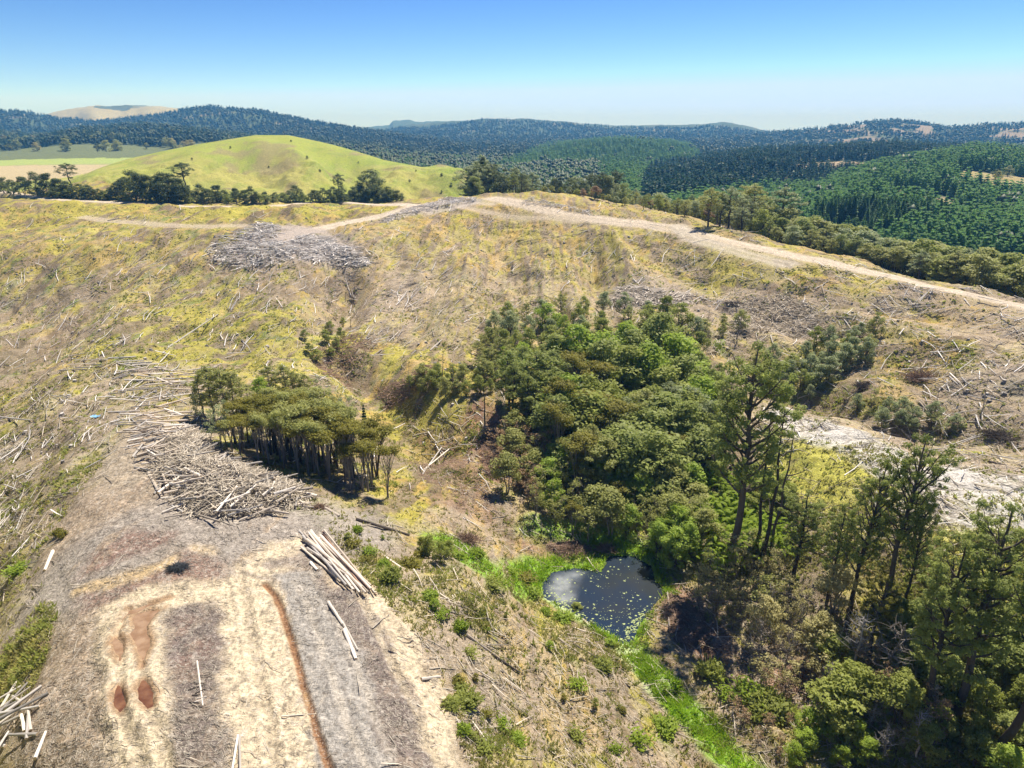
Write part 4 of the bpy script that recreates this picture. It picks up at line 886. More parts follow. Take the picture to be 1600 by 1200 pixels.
wood([(860,690),(1000,700),(1090,700),(1100,760),(1010,790),(900,780),(850,740)], 31, (66, 112), [(2,'bush2','podo','bark',1.15,'dark shaded tree'),(1.2,'bush','green','bark',1.1,'mid green dense tree'),(1.3,'kanuka','kanuka','gbark',1.1,'olive flat crowned tree'),(1.5,'open','olive','gbark',1.1,'olive feathery tree')], 'trees in the lower middle of the central bush', 'in the lower middle of the central bush', 3, (.8, 1.15))
wood([(785,640),(860,620),(880,680),(820,690)], 26, (80, 100), [(1,'open2','podo','bark',1.2,'dark tree with bare lower trunk')], 'dark trunked trees on the left edge of the central bush', 'on the left edge of the central bush', 4)
wood([(830,740),(900,745),(1000,780),(1080,790),(1110,860),(1000,850),(930,850),(860,835),(825,790)], 27, (50, 72), [(2,'bush2','olive','gbark',1.1,'olive yellow small tree'),(2,'bush','lime','bark',1,'lime green small tree'),(1,'bush','bright','bark',1.1,'bright green small tree'),(1.5,'sapling','olive','gbark',1.3,'thin olive sapling'),(1,'kanuka','kanuka','gbark',1.1,'flat crowned small tree')], 'small trees along the lower edge of the central bush', 'at the lower edge of the central bush above the pond', 5)
wood([(1090,770),(1220,770),(1215,870),(1120,885)], 26, (26, 44), [(3,'fern','bright','bark',1.2,'dark green fern like bush'),(2,'bush','green','bark',1.2,'dark green leafy bush')], 'leafy bushes at the foot of the lone tall tree', 'at the foot of the lone tall tree', 6, catf='bush')
wood([(1010,860),(1060,850),(1075,880),(1040,890)], 24, (50, 70), [(1,'bush','lime','bark',1,'yellow green tree')], 'yellow green trees at the head of the pond', 'at the head of the pond', 7)
wood([(765,700),(800,690),(850,720),(830,790),(780,780)], 28, (45, 62), [(2,'sapling','brown','gbark',1.4,'brown thin leaved sapling'),(2,'bush2','olive','gbark',1,'brownish olive small tree')], 'brownish saplings left of the central bush', 'on the brown bank left of the central bush', 8)
wood([(1100,640),(1130,620),(1140,760),(1100,770)], 24, (50, 80), [(1,'open','podo','bark',.9,'slim tree'),(1,'kanuka','greyg','gbark',.9,'slim grey stemmed tree')], 'slim trees left of the lone tall tree', 'between the central bush and the lone tall tree', 9)
wood([(640,600),(700,590),(770,590),(770,612),(700,622),(640,615)], 17, (18, 34), [(2,'bush','green','bark',1,'low dark shrub'),(1,'bush','olive','bark',1,'low olive shrub')], 'dark shrubs left of the central bush', 'on the slope left of the central bush', 10, catf='shrub')
wood([(740,560),(780,540),(800,590),(750,600)], 20, (30, 45), [(1,'open2','olive','gbark',1.1,'thin grey green tree')], 'thin trees at the upper left of the central bush', 'at the upper left corner of the central bush', 11)
wood([(1170,580),(1250,560),(1330,530),(1375,520),(1370,560),(1280,610),(1200,630)], 22, (26, 46), [(2,'bush','greyg','bark',1,'grey green scrubby bush'),(2,'bush','olive','gbark',1,'olive scrubby bush'),(1,'bush','green','bark',1,'dark scrubby bush')], 'scrub on the slope behind the lone tall tree', 'on the slope right of and behind the lone tall tree', 12, catf='bush')
wood([(1240,625),(1330,625),(1420,650),(1500,670),(1480,690),(1400,680),(1300,650)], 24, (18, 36), [(2,'bush','greyg','bark',1,'grey green low scrub bush'),(1,'sapling','olive','gbark',1.3,'thin scrub sapling')], 'scrub in the gully behind the sunlit mound', 'in the gully behind the sunlit mound', 13, catf='bush')
wood([(1090,510),(1160,500),(1170,530),(1110,550)], 24, (24, 40), [(1,'deadtree','brown','gbark',1.2,'bare grey twiggy tree'),(1,'bush','olive','gbark',1,'olive bush')], 'bushes at the upper right of the central bush', 'at the upper right corner of the central bush', 14)
wood([(500,525),(515,470),(555,462),(570,490),(545,525)], 20, (14, 32), [(2,'snag','olive','bark',1,'dark thin leafless tree'),(1,'sapling','olive','gbark',1,'thin olive sapling')], 'thin trees in the gully below the knoll', 'in the gully right of and below the far slash heap', 15)
wood([(470,530),(540,510),(520,570),(480,560)], 22, (14, 22), [(1,'bush','green','bark',1.2,'low dark shrub')], 'shrubs in the gully below the knoll', 'low in the gully below the far slash heap', 16, catf='shrub')
# right foreground understorey
wood([(1100,890),(1180,880),(1230,930),(1240,1000),(1150,1000),(1090,950)], 34, (45, 80), [(3,'sapling','dryl','gbark',1.3,'thin dry yellow leaved sapling'),(1,'sapling','olive','gbark',1.3,'thin olive sapling')], 'dry saplings on the bank right of the pond', 'on the bank right of the pond', 17)
wood([(1180,960),(1300,960),(1340,1050),(1250,1090),(1150,1060)], 42, (50, 80), [(2,'sapling','dryl','gbark',1.4,'straw tinted thin crowned sapling'),(2.5,'deadtree','olive','gbark',1,'bare grey branching dead tree'),(1,'bush2','dryl','gbark',1,'straw coloured small tree')], 'saplings and dead trees below the leftmost big tree', 'below the right hand group of big trees', 18)
wood([(1290,1040),(1440,1020),(1500,1110),(1420,1200),(1300,1180)], 50, (45, 75), [(1,'bush2','green','bark',1.2,'shaded dark green tree'),(1.5,'sapling','brown','gbark',1.3,'brown twiggy tree'),(1.5,'deadtree','olive','dead',1.1,'pale bare branching dead tree'),(1,'bush','podo','bark',1.2,'dark olive bushy tree')], 'shaded trees under the right hand group', 'in the shade under the forked big tree', 19)
wood([(1380,960),(1560,950),(1600,1060),(1590,1199),(1450,1199),(1400,1080)], 54, (40, 66), [(1,'bush2','podo','bark',1.2,'dark green understorey tree'),(1,'bush','green','bark',1.1,'dark leafy understorey tree')], 'understorey trees at the right edge', 'among the big trunks at the right edge', 20)
wood([(1250,1150),(1340,1120),(1360,1199),(1230,1199)], 40, (30, 48), [(1,'bush','bright','bark',1.2,'bright green leafy bush')], 'bright green bushes at the bottom right', 'at the bottom edge right of the bright reeds', 21, catf='bush')
put('bush', 1565, 1170, 1230, 1.2, 'lime', 'bark', 'yellow green leafy bush in the bottom right corner', 'bush')
wood([(1100,1040),(1180,1040),(1240,1110),(1220,1190),(1170,1150)], 30, (12, 26), [(1,'tussock','green','bark',1.1,'dark green low shrub'),(.4,'fern','bright','bark',1.1,'green fern clump'),(1.2,'sapling','brown','gbark',1.4,'brown twiggy shrub')], 'low shrubs right of the bright reeds', 'on the bank right of the bright reeds', 22, catf='shrub')
put('deadtree', 1330, 955, 1060, 1.1, 'olive', 'dead', 'pale bare tree with spreading branches in front of the shaded big trees', 'dead tree', seed=2)
put('deadtree', 1375, 970, 1080, 1.2, 'olive', 'gbark', 'grey bare tree right of the palest dead tree', 'dead tree', seed=1)

# ------------------------------------------------------------------ hedge line under the grassy hill
hl = 'dark evergreen in the hedge along the far road below the grassy hill'
hg = 'evergreens of the hedge below the grassy hill'
HT = [(5,278),(22,282),(40,276),(58,268),(75,272),(92,280),(108,282),(125,288),(142,290),(158,296),(172,292),(186,284),(200,278),(210,268),(222,270),(235,272),(248,274),(260,270),(272,272),(284,278),(298,288),(312,288),(326,296),(342,290),(356,298),(370,294),(384,298),(396,290),(412,300),(428,302),(444,300),(460,290),(474,300),(490,298),(506,294),(520,290),(536,288),(552,290),(566,284),(590,286),(604,292),(618,302),(630,306)]
for u, vt in HT:
    put('hedge', u+random.uniform(-3, 3), vt+random.uniform(-2, 2), np.interp(u, [0, 100, 300, 520, 640], [302, 309, 317, 315, 313]), random.uniform(.9, 1.2), 'hedge', 'bark', hl, 'tree', hg)
for u in range(70, 632, 12):
    put('hedge', u+random.uniform(-4, 4), np.interp(u, [0, 100, 300, 520, 640], [302, 309, 317, 315, 313])-random.uniform(10, 19), np.interp(u, [0, 100, 300, 520, 640], [303, 310, 318, 316, 314]), random.uniform(1.2, 1.7), 'hedge' if random.random() < .7 else 'podo', 'bark', 'low bush filling the foot of the hedge along the far road', 'bush', 'bushes at the foot of the far hedge')
put('open', 112, 255, 293, 1.3, 'hedge', 'bark', 'round crowned tree at the left foot of the grassy hill', 'tree', seed=0)
put('open', 290, 254, 294, 1.5, 'hedge', 'bark', 'flat crowned tree with bare trunk rising above the middle of the hedge', 'tree', seed=1)
put('hedge', 580, 265, 308, 1.35, 'hedge', 'bark', 'largest dark round tree near the right end of the hedge', 'tree', seed=1)
put('open', 530, 271, 305, 1.0, 'hedge', 'bark', 'smaller round tree left of the largest tree in the hedge', 'tree', seed=2)

# ------------------------------------------------------------------ trees behind the crest road
g1 = 'trees just behind the crest road'
for u, vt, d, kd, lf, lab in [
 (735,284,300,'bush','hedge','small dark bush where the road meets the foot of the grassy hill'),
 (1112,294,216,'open','olive','isolated olive tree with a bare trunk beside the crest road, left of the pale clump'),
 (1145,292,220,'open2','greyg','pale feathery tree in the clump beside the crest road'),
 (1165,304,224,'open2','greyg','thin pale tree on the right of the clump beside the crest road'),
 (1130,300,222,'open','podo','dark tree behind the pale clump beside the crest road'),
 (1180,288,230,'open','olive','tall brownish tree rising behind the pale clump beside the road'),
 (1225,293,235,'open2','greyg','broad rounded tree standing right of the pale clump'),
 (1030,304,250,'bush','green','rounded tree with ochre tint behind the level part of the crest road'),
 (930,298,262,'bush2','brown','brown leaved round tree behind the left part of the crest road')]:
    putd(kd, u, vt, d, 1.15, lf, 'bark', lab)
for u in np.arange(735, 1000, 11):
    for k in range(2):
        vt = np.interp(u, [735, 760, 790, 830, 870, 915, 965, 1000], [238, 232, 252, 262, 274, 266, 256, 280])+random.uniform(0, 34)+k*14
        putd(random.choice(['open', 'hedge', 'open2', 'pine']), u+random.uniform(-5, 5), vt, random.uniform(292, 345), random.uniform(.8, 1.15), random.choice(['hedge', 'podo', 'hedge', 'greyg']), 'bark', 'dark mixed tree in the wood behind the left part of the crest road', 'tree', 'dark wood behind the left part of the crest road', hmin=9, hmax=34)
for u in np.arange(835, 1110, 13):
    vt = random.uniform(303, 322)
    putd(random.choice(['bush', 'bush2', 'open2']), u+random.uniform(-5, 5), vt, np.interp(u, [835, 1110], [276, 232])+random.uniform(0, 14), 1.2, random.choice(['olive', 'olive', 'brown', 'green', 'greyg']), 'bark', 'olive and brown bush in the row behind the level crest road', 'tree', 'bushes behind the level crest road', hmin=3, hmax=12)
for row, (off, dv) in enumerate(((0, 0), (9, -16), (22, -30), (38, -42))):
    for u in np.arange(1200, 1620, 17):
        vb = np.interp(u, [1200, 1300, 1400, 1500, 1600], [372, 396, 410, 424, 440]); d0 = np.interp(u, [1200, 1300, 1400, 1500, 1600], [206, 190, 176, 163, 150])
        vt = vb-26+dv*.72+random.uniform(-7, 6)
        putd(random.choice(['bush', 'bush2', 'bush', 'open2']), u+random.uniform(-7, 7), vt, d0+6+off+random.uniform(-3, 3), random.uniform(1.1, 1.4), random.choice(['olive', 'podo', 'olive', 'greyg', 'green']), 'bark', 'olive green tree in the belt behind the right part of the crest road', 'tree', 'tree belt behind the right part of the crest road', hmin=3.5, hmax=14)
for u in np.arange(1000, 1250, 14):
    for k in range(3):
        putd(random.choice(['open2', 'bush2', 'open']), u+random.uniform(-6, 6), random.uniform(296, 318)+k*7, random.uniform(255, 340)-k*12, random.uniform(.9, 1.2), random.choice(['greyg', 'olive', 'podo', 'hedge']), 'bark', 'grey green tree in the hollow between the crest road and the dark pine slope', 'tree', 'trees in the hollow before the dark pine slope', hmin=5, hmax=20)

# ------------------------------------------------------------------ plantation and far woods
def area_points(n, r0, r1, seed, t0=-.72, t1=.72):
    r = np.random.default_rng(seed); th = r.uniform(t0, t1, n); lr = r.uniform(math.log(r0), math.log(r1), n); rr = np.exp(lr)
    return th, rr, rr*np.sin(th), rr*np.cos(th)
def zone(th, rr):
    i = np.clip(np.searchsorted(THv, th), 0, len(THv)-1); j = np.clip(np.searchsorted(Rv, rr), 0, len(Rv)-1); return WH[i, j]
th_, rr_, ax, ay = area_points(72000, 345, 3300, 5)
zn = zone(th_, rr_); names = [None]+list(RIDGES)
pn = fbm(ax/50, ay/50, 4, 38); pn2 = fbm(ax/90, ay/150, 5, 37)
keep = (zn != 1) & ~((th_ < -.38) & (rr_ < 1150)) & ~((np.hypot(ax-CLEAR[0], (ay-CLEAR[1])*.6) < 38)) & (zn != names.index('pale'))
keep &= ~((th_ < -.02) & (rr_ < 700))
keep &= ~(((zn == names.index('pine')) | (zn == names.index('dark'))) & (pn > .60))
keep &= ~((zn == names.index('right')) & (pn2 > .53))
th_, rr_, ax, ay, zn = th_[keep], rr_[keep], ax[keep], ay[keep], zn[keep]
az = G.at(ax, ay)
# seen or hidden?
i_ = np.clip(np.round(np.interp(th_, THv, np.arange(len(THv)))).astype(int), 0, len(THv)-1); j_ = np.clip(np.searchsorted(Rv, rr_)-1, 0, len(Rv)-1)
seen = ((az+9-ZC)/rr_ > G.QM[i_, j_]-.004)
pine_z = (zn == names.index('pine')) | (zn == names.index('dark')) | (zn == names.index('mid'))
r5 = np.random.default_rng(55)
pine_z |= (th_ > .12) & (rr_ < 1150)
isp = np.where(pine_z, r5.random(len(zn)) < .99, r5.random(len(zn)) < np.where(rr_ > 1150, .75, .35))
# the 300 pines that show largest, each its own tree
cand = np.where(isp & seen & (zn == names.index('pine')) & (np.abs(th_) < .60))[0]; cand = cand[np.argsort(rr_[cand])][:300]
mbp, lvp, HP = make_shape('pine', 3); pm = []
for sd_ in range(3):
    a, b, _ = make_shape('pine', 100+sd_); tv = np.concatenate(a.V); tf = np.concatenate(a.F)
    me = mesh_np('pine_tree', np.vstack([tv, b[0]]), [np.vstack([tf, b[1]+len(tv)])], [M['bark'], M['fpine']], False, midx=np.r_[np.zeros(len(tf)), np.ones(len(b[1]))]); pm.append(me)
for k in cand:
    o = ob('pine_tree', pm[k % 3], None, (ax[k], ay[k], az[k]-.2)); s = random.uniform(.75, 1.1); o.scale = (s*1.05, s*1.05, s); o.rotation_euler = (0, 0, random.random()*6.28)
    tag(o, 'plantation pine on the lower near face of the right hand forest slope', 'pine', 'nearest pines of the plantation on the right')
rest = np.ones(len(ax), bool); rest[cand] = False
def cone_proto(seed):
    r = np.random.default_rng(seed); Vl = []
    for i in range(7):
        t = .1+.86*i/7; L = .20*(1-t)**.7+.012; k = 6
        for j in range(k):
            a = 2*PI*j/k+i*1.3+r.random()*.5; l = L*(.75+.5*r.random()); wd = l*.42+.008; d = np.array([math.cos(a), math.sin(a), 0]); s_ = np.array([-math.sin(a), math.cos(a), 0])
            Vl.append([np.array([0, 0, t+.14*(1-t)+.03]), d*l*.6-s_*wd+[0, 0, t], d*l+[0, 0, t+.04], d*l*.6+s_*wd+[0, 0, t]])
    V = np.array(Vl).reshape(-1, 3); return V, np.arange(len(V)).reshape(-1, 4)
def blob_proto(seed):
    r = np.random.default_rng(seed); Vs = []; Fs = []; n = 0
    for q in range(7):
        c = np.array([r.normal()*.16, r.normal()*.16, .35+.5*r.random()]); s = .15+.13*r.random()
        o = unit(6, r); a = np.array([[1, 0, 0], [0, 1, 0], [-1, 0, 0], [0, -1, 0], [0, 0, 1], [0, 0, -1]])*(.7+.5*r.random((6, 1)))*s+c
        Vs.append(a); Fs += [(n+x, n+y, n+z) for x, y, z in ((0,1,4),(1,2,4),(2,3,4),(3,0,4),(1,0,5),(2,1,5),(3,2,5),(0,3,5))]; n += 6
    return np.vstack(Vs), np.array(Fs)
def forest(name, idx, protos, hs, mat, label):
    Vs = []; Fs = []; n = 0
    for q, (pv, pf) in enumerate(protos):
        ii = idx[q::len(protos)]
        if not len(ii): continue
        h = hs*(.7+.55*r5.random(len(ii)))*(1+.25*sstep(700, 2500, rr_[ii])); wd = h*(.9+.4*r5.random(len(ii)))
        V, Fc = merge(pv, pf, np.c_[ax[ii], ay[ii], az[ii]-.3], np.c_[wd, wd, h], r5.random(len(ii))*6.28); Vs.append(V); Fs.append(Fc+n); n += len(V)
    o = ob(name, mesh_np(name, np.vstack(Vs), [np.vstack(Fs)], [mat], name == 'mixed_forest')); tag(o, label, 'forest', kind='stuff')
dk_z = (zn == names.index('dark')) | ((zn != names.index('pine')) & (zn != names.index('mid')) & (rr_ > 1150))
forest('pine_forest', np.where(isp & rest & ~dk_z)[0], [cone_proto(i) for i in range(5)], 12, M['fpine'], 'green pine plantation beyond the nearest pines on the right')
forest('dark_pine_forest', np.where(isp & rest & dk_z)[0], [cone_proto(i+9) for i in range(5)], 13, M['fdark'], 'dark blue green pine forest on the farther ridges')
forest('mixed_forest', np.where(~isp & rest)[0], [blob_proto(i) for i in range(5)], 11, M['fmix'], 'mixed olive and brown woodland on the far valley sides')
# scattered bushes on the far left plain and the scrubby clearing
cx_, cy_ = CLEAR
for k in range(16):
    a = random.random()*6.28; q = 34*random.random()**.5; x, y = cx_+q*math.cos(a), cy_+q*1.4*math.sin(a)
    plant('scrub_bush', 'bush', x, y, random.uniform(2.5, 8), 1.1, random.choice(['hedge', 'olive', 'greyg']), 'bark', 'bush in the tawny scrubby clearing high at the right edge', 'bush', 'bushes in the scrubby clearing at the right edge')
for k in range(46):
    u = random.uniform(-10, 330); d = random.uniform(880, 1150); th, q, cf = ray(u, 250); r = d/cf; x, y = float(r*math.sin(th)), float(r*math.cos(th))
    plant('field_tree', random.choice(['bush', 'hedge', 'open2']), x, y, random.uniform(7, 15), 1.2, random.choice(['hedge', 'olive', 'greyg', 'dryl']), 'bark', 'tree at the far edge of the fields left of the grassy hill', 'tree', 'trees edging the far left fields')
for k, (u, v) in enumerate([(455,222),(560,255),(300,250),(420,262),(650,268),(690,275),(705,290),(690,301),(640,284),(500,268),(360,232),(270,283),(480,248)]):
    put('bush', u, v-random.uniform(3, 6), v, 1.3, 'hedge', 'bark', 'small dark bush dotted on the open grassy hill', 'bush', 'bushes dotted on the grassy hill')

# ------------------------------------------------------------------ small shrubs on the near slope
SHR = [(545,838),(552,850),(560,828),(575,862),(572,874),(602,880),(640,882),(655,868),(610,898),(680,946),(690,960),(672,930),(735,1020),(720,1075),(705,1100),(730,1095),(745,1060),(760,1115),(782,1130),(805,1155),(752,1165),(712,1065),(722,1140),(735,1150),(790,962),(852,955),(880,965),(900,950),(832,925),(800,895),(820,905),(770,912),(720,978),(930,1100),(975,1110),(940,1040),(955,1005),(860,1010),(880,1090),(905,1070),(765,985),(745,865),(668,855),(690,850),(700,862),(715,868),(1040,1135),(900,1150),(960,1170),(1000,1155),(600,840),(92,1012-180),(98,835),(30,890)]
for u, v in SHR:
    hp = random.uniform(9, 17)*(1 if v > 880 else .8)
    put(random.choice(['tussock', 'tussock', 'fern', 'bush']), u+random.uniform(-2, 2), v-hp*.6, v+hp*.3, random.uniform(.8, 1.7), random.choice(['bright', 'green', 'bright', 'kanuka']), 'bark', 'small rounded green shrub dotted on the slash covered slope left of the pond', 'shrub', 'green shrubs dotted on the near slope')
for u, v, hp in ((672, 872, 36), (690, 880, 34), (702, 872, 28), (660, 862, 24)):
    put('bush', u, v-hp, v, .9, 'green', 'bark', 'larger dark bush in the hollow between the log stack and the pond', 'bush', 'dark bushes between the log stack and the pond')

# ------------------------------------------------------------------ logs
from mathutils import Vector, Matrix
def log_mesh(seed, mat, k=8):
    r = np.random.default_rng(seed); n = 6; x = np.linspace(-.5, .5, n)
    P = np.c_[x, r.normal(size=n)*.008, r.normal(size=n)*.008]; P[:, 1] += .02*r.normal()*np.sin(PI*(x+.5))
    V = []; a = np.linspace(0, 2*PI, k, endpoint=False)
    for i in range(n):
        rd_ = (1.08-.28*(x[i]+.5))*(1+.06*r.normal(size=k)); V.append(np.c_[np.full(k, P[i, 0]), rd_*np.cos(a), rd_*np.sin(a)])
    V = np.concatenate(V); i = np.arange(n-1)[:, None]*k; j = np.arange(k)[None]; j2 = (j+1) % k
    Fq = np.stack([i+j, i+k+j, i+k+j2, i+j2], -1).reshape(-1, 4); caps = np.array([np.arange(k), (n-1)*k+np.arange(k)[::-1]])
    me = mesh_np('log', V, [Fq, caps], [mat, M['cut']], False, midx=np.r_[np.zeros(len(Fq)), np.ones(2)])
    # bend after the fact so that the radius can be scaled on its own
    return me
LOGM = {m: [log_mesh(i+hash(m) % 7 if False else i, M[m]) for i in range(4)] for m in ('log', 'plog', 'rlog', 'dead', 'bark')}
NLOG = [0]
def log(p0, p1, rad, mat, label, group=None, name='log', cat='log'):
    p0 = Vector(p0); p1 = Vector(p1); d = p1-p0; L = d.length
    o = ob(name, LOGM[mat][random.randrange(4)]); o.matrix_world = Matrix.Translation((p0+p1)/2) @ d.to_track_quat('X', 'Z').to_matrix().to_4x4() @ Matrix.Rotation(random.random()*6.28, 4, 'X') @ Matrix.Diagonal((L, rad, rad, 1))
    tag(o, label, cat, group); NLOG[0] += 1; return o
def log_px(a, b, rad, mat, label, group=None, lift=0.0, **k):
    x, y, z = G.pix([a[0], b[0]], [a[1], b[1]]); return log((x[0], y[0], z[0]+rad*.8+lift), (x[1], y[1], z[1]+rad*.8+lift), rad, mat, label, group, **k)
def heap(P, n, L, rad, top, mats, label, group, ang, seed, slope=.4, name='log'):
    W = pw(P); r = np.random.default_rng(seed); k = 0; lo, hi = W.min(0), W.max(0)
    while k < n:
        p = lo+r.random(2)*(hi-lo); s = float(sd_poly(np.array([p[0]]), np.array([p[1]]), W)[0])
        if s > -.2: continue
        h = min(top, -s*slope*1.4)*(.75+.4*r.random()); a = ang(r); l = r.uniform(*L)*.5
        dz = r.normal()*.12*l; d = np.array([math.cos(a)*l, math.sin(a)*l]); z0 = float(G.at(p[0], p[1])); e = [p-d, p+d]
        zz = [max(float(G.at(q[0], q[1]))+.1, z0+h+sg*dz) for q, sg in zip(e, (-1, 1))]
        log((e[0][0], e[0][1], zz[0]), (e[1][0], e[1][1], zz[1]), r.uniform(*rad), mats[r.integers(len(mats))], label, group); k += 1
    return W
HEAP = [(240,700),(270,684),(305,672),(330,690),(345,718),(400,736),(455,752),(492,772),(480,796),(420,806),(360,812),(300,808),(275,785),(262,762),(236,742)]
heap([(200,660),(270,675),(305,668),(330,690),(345,718),(400,736),(455,752),(500,775),(480,800),(420,812),(350,818),(290,815),(262,790),(225,745),(205,700)], 185, (1.3, 4.6), (.055, .15), 1.5, ['log', 'log', 'plog', 'dead'], 'weathered log tangled in the large grey log heap beside the flat topped grove', 'logs tangled in the large log heap', lambda r: r.choice([.5, .2, 2.4, 1.1])+r.normal()*.5, 1)
heap([(210,560+12),(260,568),(305,590),(300,640),(260,690),(225,700),(180,640),(178,600)], 60, (2.0, 6.5), (.07, .15), .35, ['dead', 'log', 'plog'], 'grey log strewn flat along the far end of the near ridge, beyond the large heap', 'logs strewn along the far end of the near ridge', lambda r: r.normal()*.35+.05, 2, .1)
for k in range(16):        # curved row of long poles at the tip of the ridge
    t = k/15; u = 115+190*t; v = 590-30*math.sin(PI*min(1, t*1.05+.1))+random.uniform(-5, 7)
    log_px((u-22, v+4-10*(1-t)*.9+5), (u+22, v-2+9*t), random.uniform(.09, .16), random.choice(['dead', 'plog']), 'long pale pole in the curved row edging the tip of the near ridge', 'poles in the curved row at the ridge tip', lift=random.uniform(0, .3))
heap([(-30,1100),(30,1085),(60,1130),(95,1170),(90,1215),(-30,1215)], 24, (1.6, 3.6), (.06, .13), .7, ['plog', 'dead'], 'bleached log in the small jumbled pile in the bottom left corner', 'logs in the bottom left pile', lambda r: r.random()*PI, 3)
# neat stack beside the haul road
r6 = random.Random(4)
for k in range(26):
    t = (k % 13)/12; lay_ = k//13
    a = (472+30*t+r6.uniform(-9, 9), 840-4*t+r6.uniform(-12, 18)+lay_*5); b = (532+50*t+r6.uniform(-9, 9), 906+24*t+r6.uniform(-16, 10)+lay_*3)
    log_px(a, b, r6.uniform(.08, .15), 'rlog' if t > .75 and lay_ == 0 else r6.choice(['plog', 'log', 'log', 'dead']), 'long log in the loose stack beside the top of the grey haul road' if not (t > .75 and lay_ == 0) else 'reddish barked log on the right side of the loose log stack', 'logs in the loose stack beside the haul road' if not (t > .75 and lay_ == 0) else 'reddish logs of the loose stack', lift=lay_*.26+r6.uniform(0, .12))
for a, b, rd_, mt, lab in [
 ((485,880),(496,892),.13,'plog','short sawn log lying left of the loose log stack'),
 ((513,942),(536,977),.13,'plog','upper pale pole lying end to end beside the grey haul road'),
 ((536,975),(559,1017),.10,'plog','thin pole on the right of two lying below the upper pole by the haul road'),
 ((538,985),(556,1031),.14,'plog','thick pole on the left of two lying below the upper pole by the haul road'),
 ((658,1062),(688,1058),.12,'plog','short log lying across the pale wheel track right of the haul road'),
 ((308,1034),(317,1104),.07,'plog','thin white pole lying on the dark bark strip between the sandy tracks'),
 ((372,1150),(361,1215),.08,'plog','left of two white poles at the bottom edge on the sandy ground'),
 ((374,1150),(376,1215),.08,'plog','right of two white poles at the bottom edge on the sandy ground'),
 ((83,862),(70,892),.16,'plog','pale split stump lying on the left edge of the landing'),
 ((232,740),(253,778),.17,'log','leftmost of the thick logs lying against the left end of the large heap'),
 ((243,735),(262,768),.16,'log','thick log second from the left at the left end of the large heap'),
 ((258,742),(277,772),.14,'log','thick log third from the left at the left end of the large heap'),
 ((0,652),(48,658),.14,'dead','straight grey log on the left slope reaching the picture edge'),
 ((25,690),(62,652),.10,'dead','thin grey log slanting up the left slope below the straight one'),
 ((728,992),(772,1024),.11,'log','left piece of a long broken log on the slope below the pond'),
 ((768,1022),(812,1052),.10,'bark','dark right piece of a long broken log on the slope below the pond'),
 ((895,1008),(955,1043),.13,'bark','dark rotten log on the slope just left of the reed filled stream'),
 ((872,998),(905,1022),.10,'log','pale log end to end with the dark rotten log near the stream'),
 ((905,1030),(985,1075),.12,'bark','second dark rotten log below the first near the stream'),
 ((556,812),(640,838),.16,'bark','long dark log on the slope under the flat topped grove'),
 ((508,795),(530,808),.15,'log','stubby log at the upper right of the landing'),
 ((600,870),(700,938),.12,'log','long grey log slanting down the slope right of the loose stack'),
 ((541,588),(596,548),.22,'log','thick log slanting on the green slope between the grove and the gully'),
 ((596,596),(650,548),.14,'dead','thinner grey log beside the thick log on the green slope'),
 ((262,544),(341,491),.14,'dead','long thin log slanting across the yellow green hillside on the left'),
 ((41,553),(62,527),.14,'dead','pale log on the dark lower part of the left hillside'),
 ((158,508),(172,492),.14,'plog','short pale log on the middle of the left hillside'),
 ((300,520),(326,498),.13,'dead','stout grey log above the yellow green patch on the left hillside'),
 ((168,345),(210,338),.14,'dead','grey log beside the track on the far left hillside'),
 ((228,552),(248,536),.15,'plog','short pale log just beyond the ridge tip'),
 ((672,548),(690,532),.16,'plog','short pale log on the green slope left of the central bush'),
 ((660,742),(690,700),.12,'dead','grey log on the brown bank below the pine'),
 ((662,735),(702,702),.10,'plog','pale slanting log on the bank left of the central bush'),
 ((1408,672),(1425,690),.14,'plog','pale short log at the rim of the sunlit mound'),
 ((1545,722),(1600,735),.13,'bark','dark fallen branch on the grey mound near the right edge'),
 ((1205,1020),(1270,1000),.05,'dead','thin pale branch slanting over the shaded ground below the big trees'),
 ((1200,1090),(1245,1140),.06,'dead','bare pale branch lying near the dark shrubs at the bottom right')]:
    log_px(a, b, rd_, mt, lab)
for k in range(9):
    u, v = 303+random.uniform(-5, 9), 1068+k*4.6
    log_px((u-4, v+random.uniform(-3, 3)), (u+12, v+random.uniform(-5, 1)), .05, random.choice(['plog', 'char' if False else 'bark']), 'short broken slat in the little heap beside the thin white pole', 'slats in the little heap by the white pole', name='broken_branch', cat='branch')

def stump_mesh(seed):
    r = np.random.default_rng(seed); k = 9; a = np.linspace(0, 2*PI, k, endpoint=False); V = []
    for z, q_ in ((-.3, 1.7), (.08, 1.25), (.25, 1.0), (.62, .93)): V.append(np.c_[np.cos(a)*q_*(1+.14*r.normal(size=k)), np.sin(a)*q_*(1+.14*r.normal(size=k)), np.full(k, z)+(r.normal(size=k)*.03 if z > .5 else 0)])
    V = np.concatenate(V); i = np.arange(3)[:, None]*k; j = np.arange(k)[None]; j2 = (j+1) % k; Fq = np.stack([i+j, i+j2, i+k+j2, i+k+j], -1).reshape(-1, 4)
    return mesh_np('stump', V, [Fq, (3*k+np.arange(k))[None]], [M['gbark'], M['dead']], False, midx=np.r_[np.zeros(len(Fq)), 1])
SM = [stump_mesh(i) for i in range(3)]
rs = np.random.default_rng(31); u_ = rs.uniform(0, 1600, 900); v_ = rs.uniform(335, 1190, 900); x_, y_, z_ = G.pix(u_, v_); ok = (np.hypot(x_, y_) < 290) & (np.hypot(x_, y_) > 100) & (sd_poly(x_, y_, landing) > 1) & (sd_poly(x_, y_, PONDW) > 2)
for P, wd, c in ROADW: ok &= sd_line(x_, y_, P) > wd+1
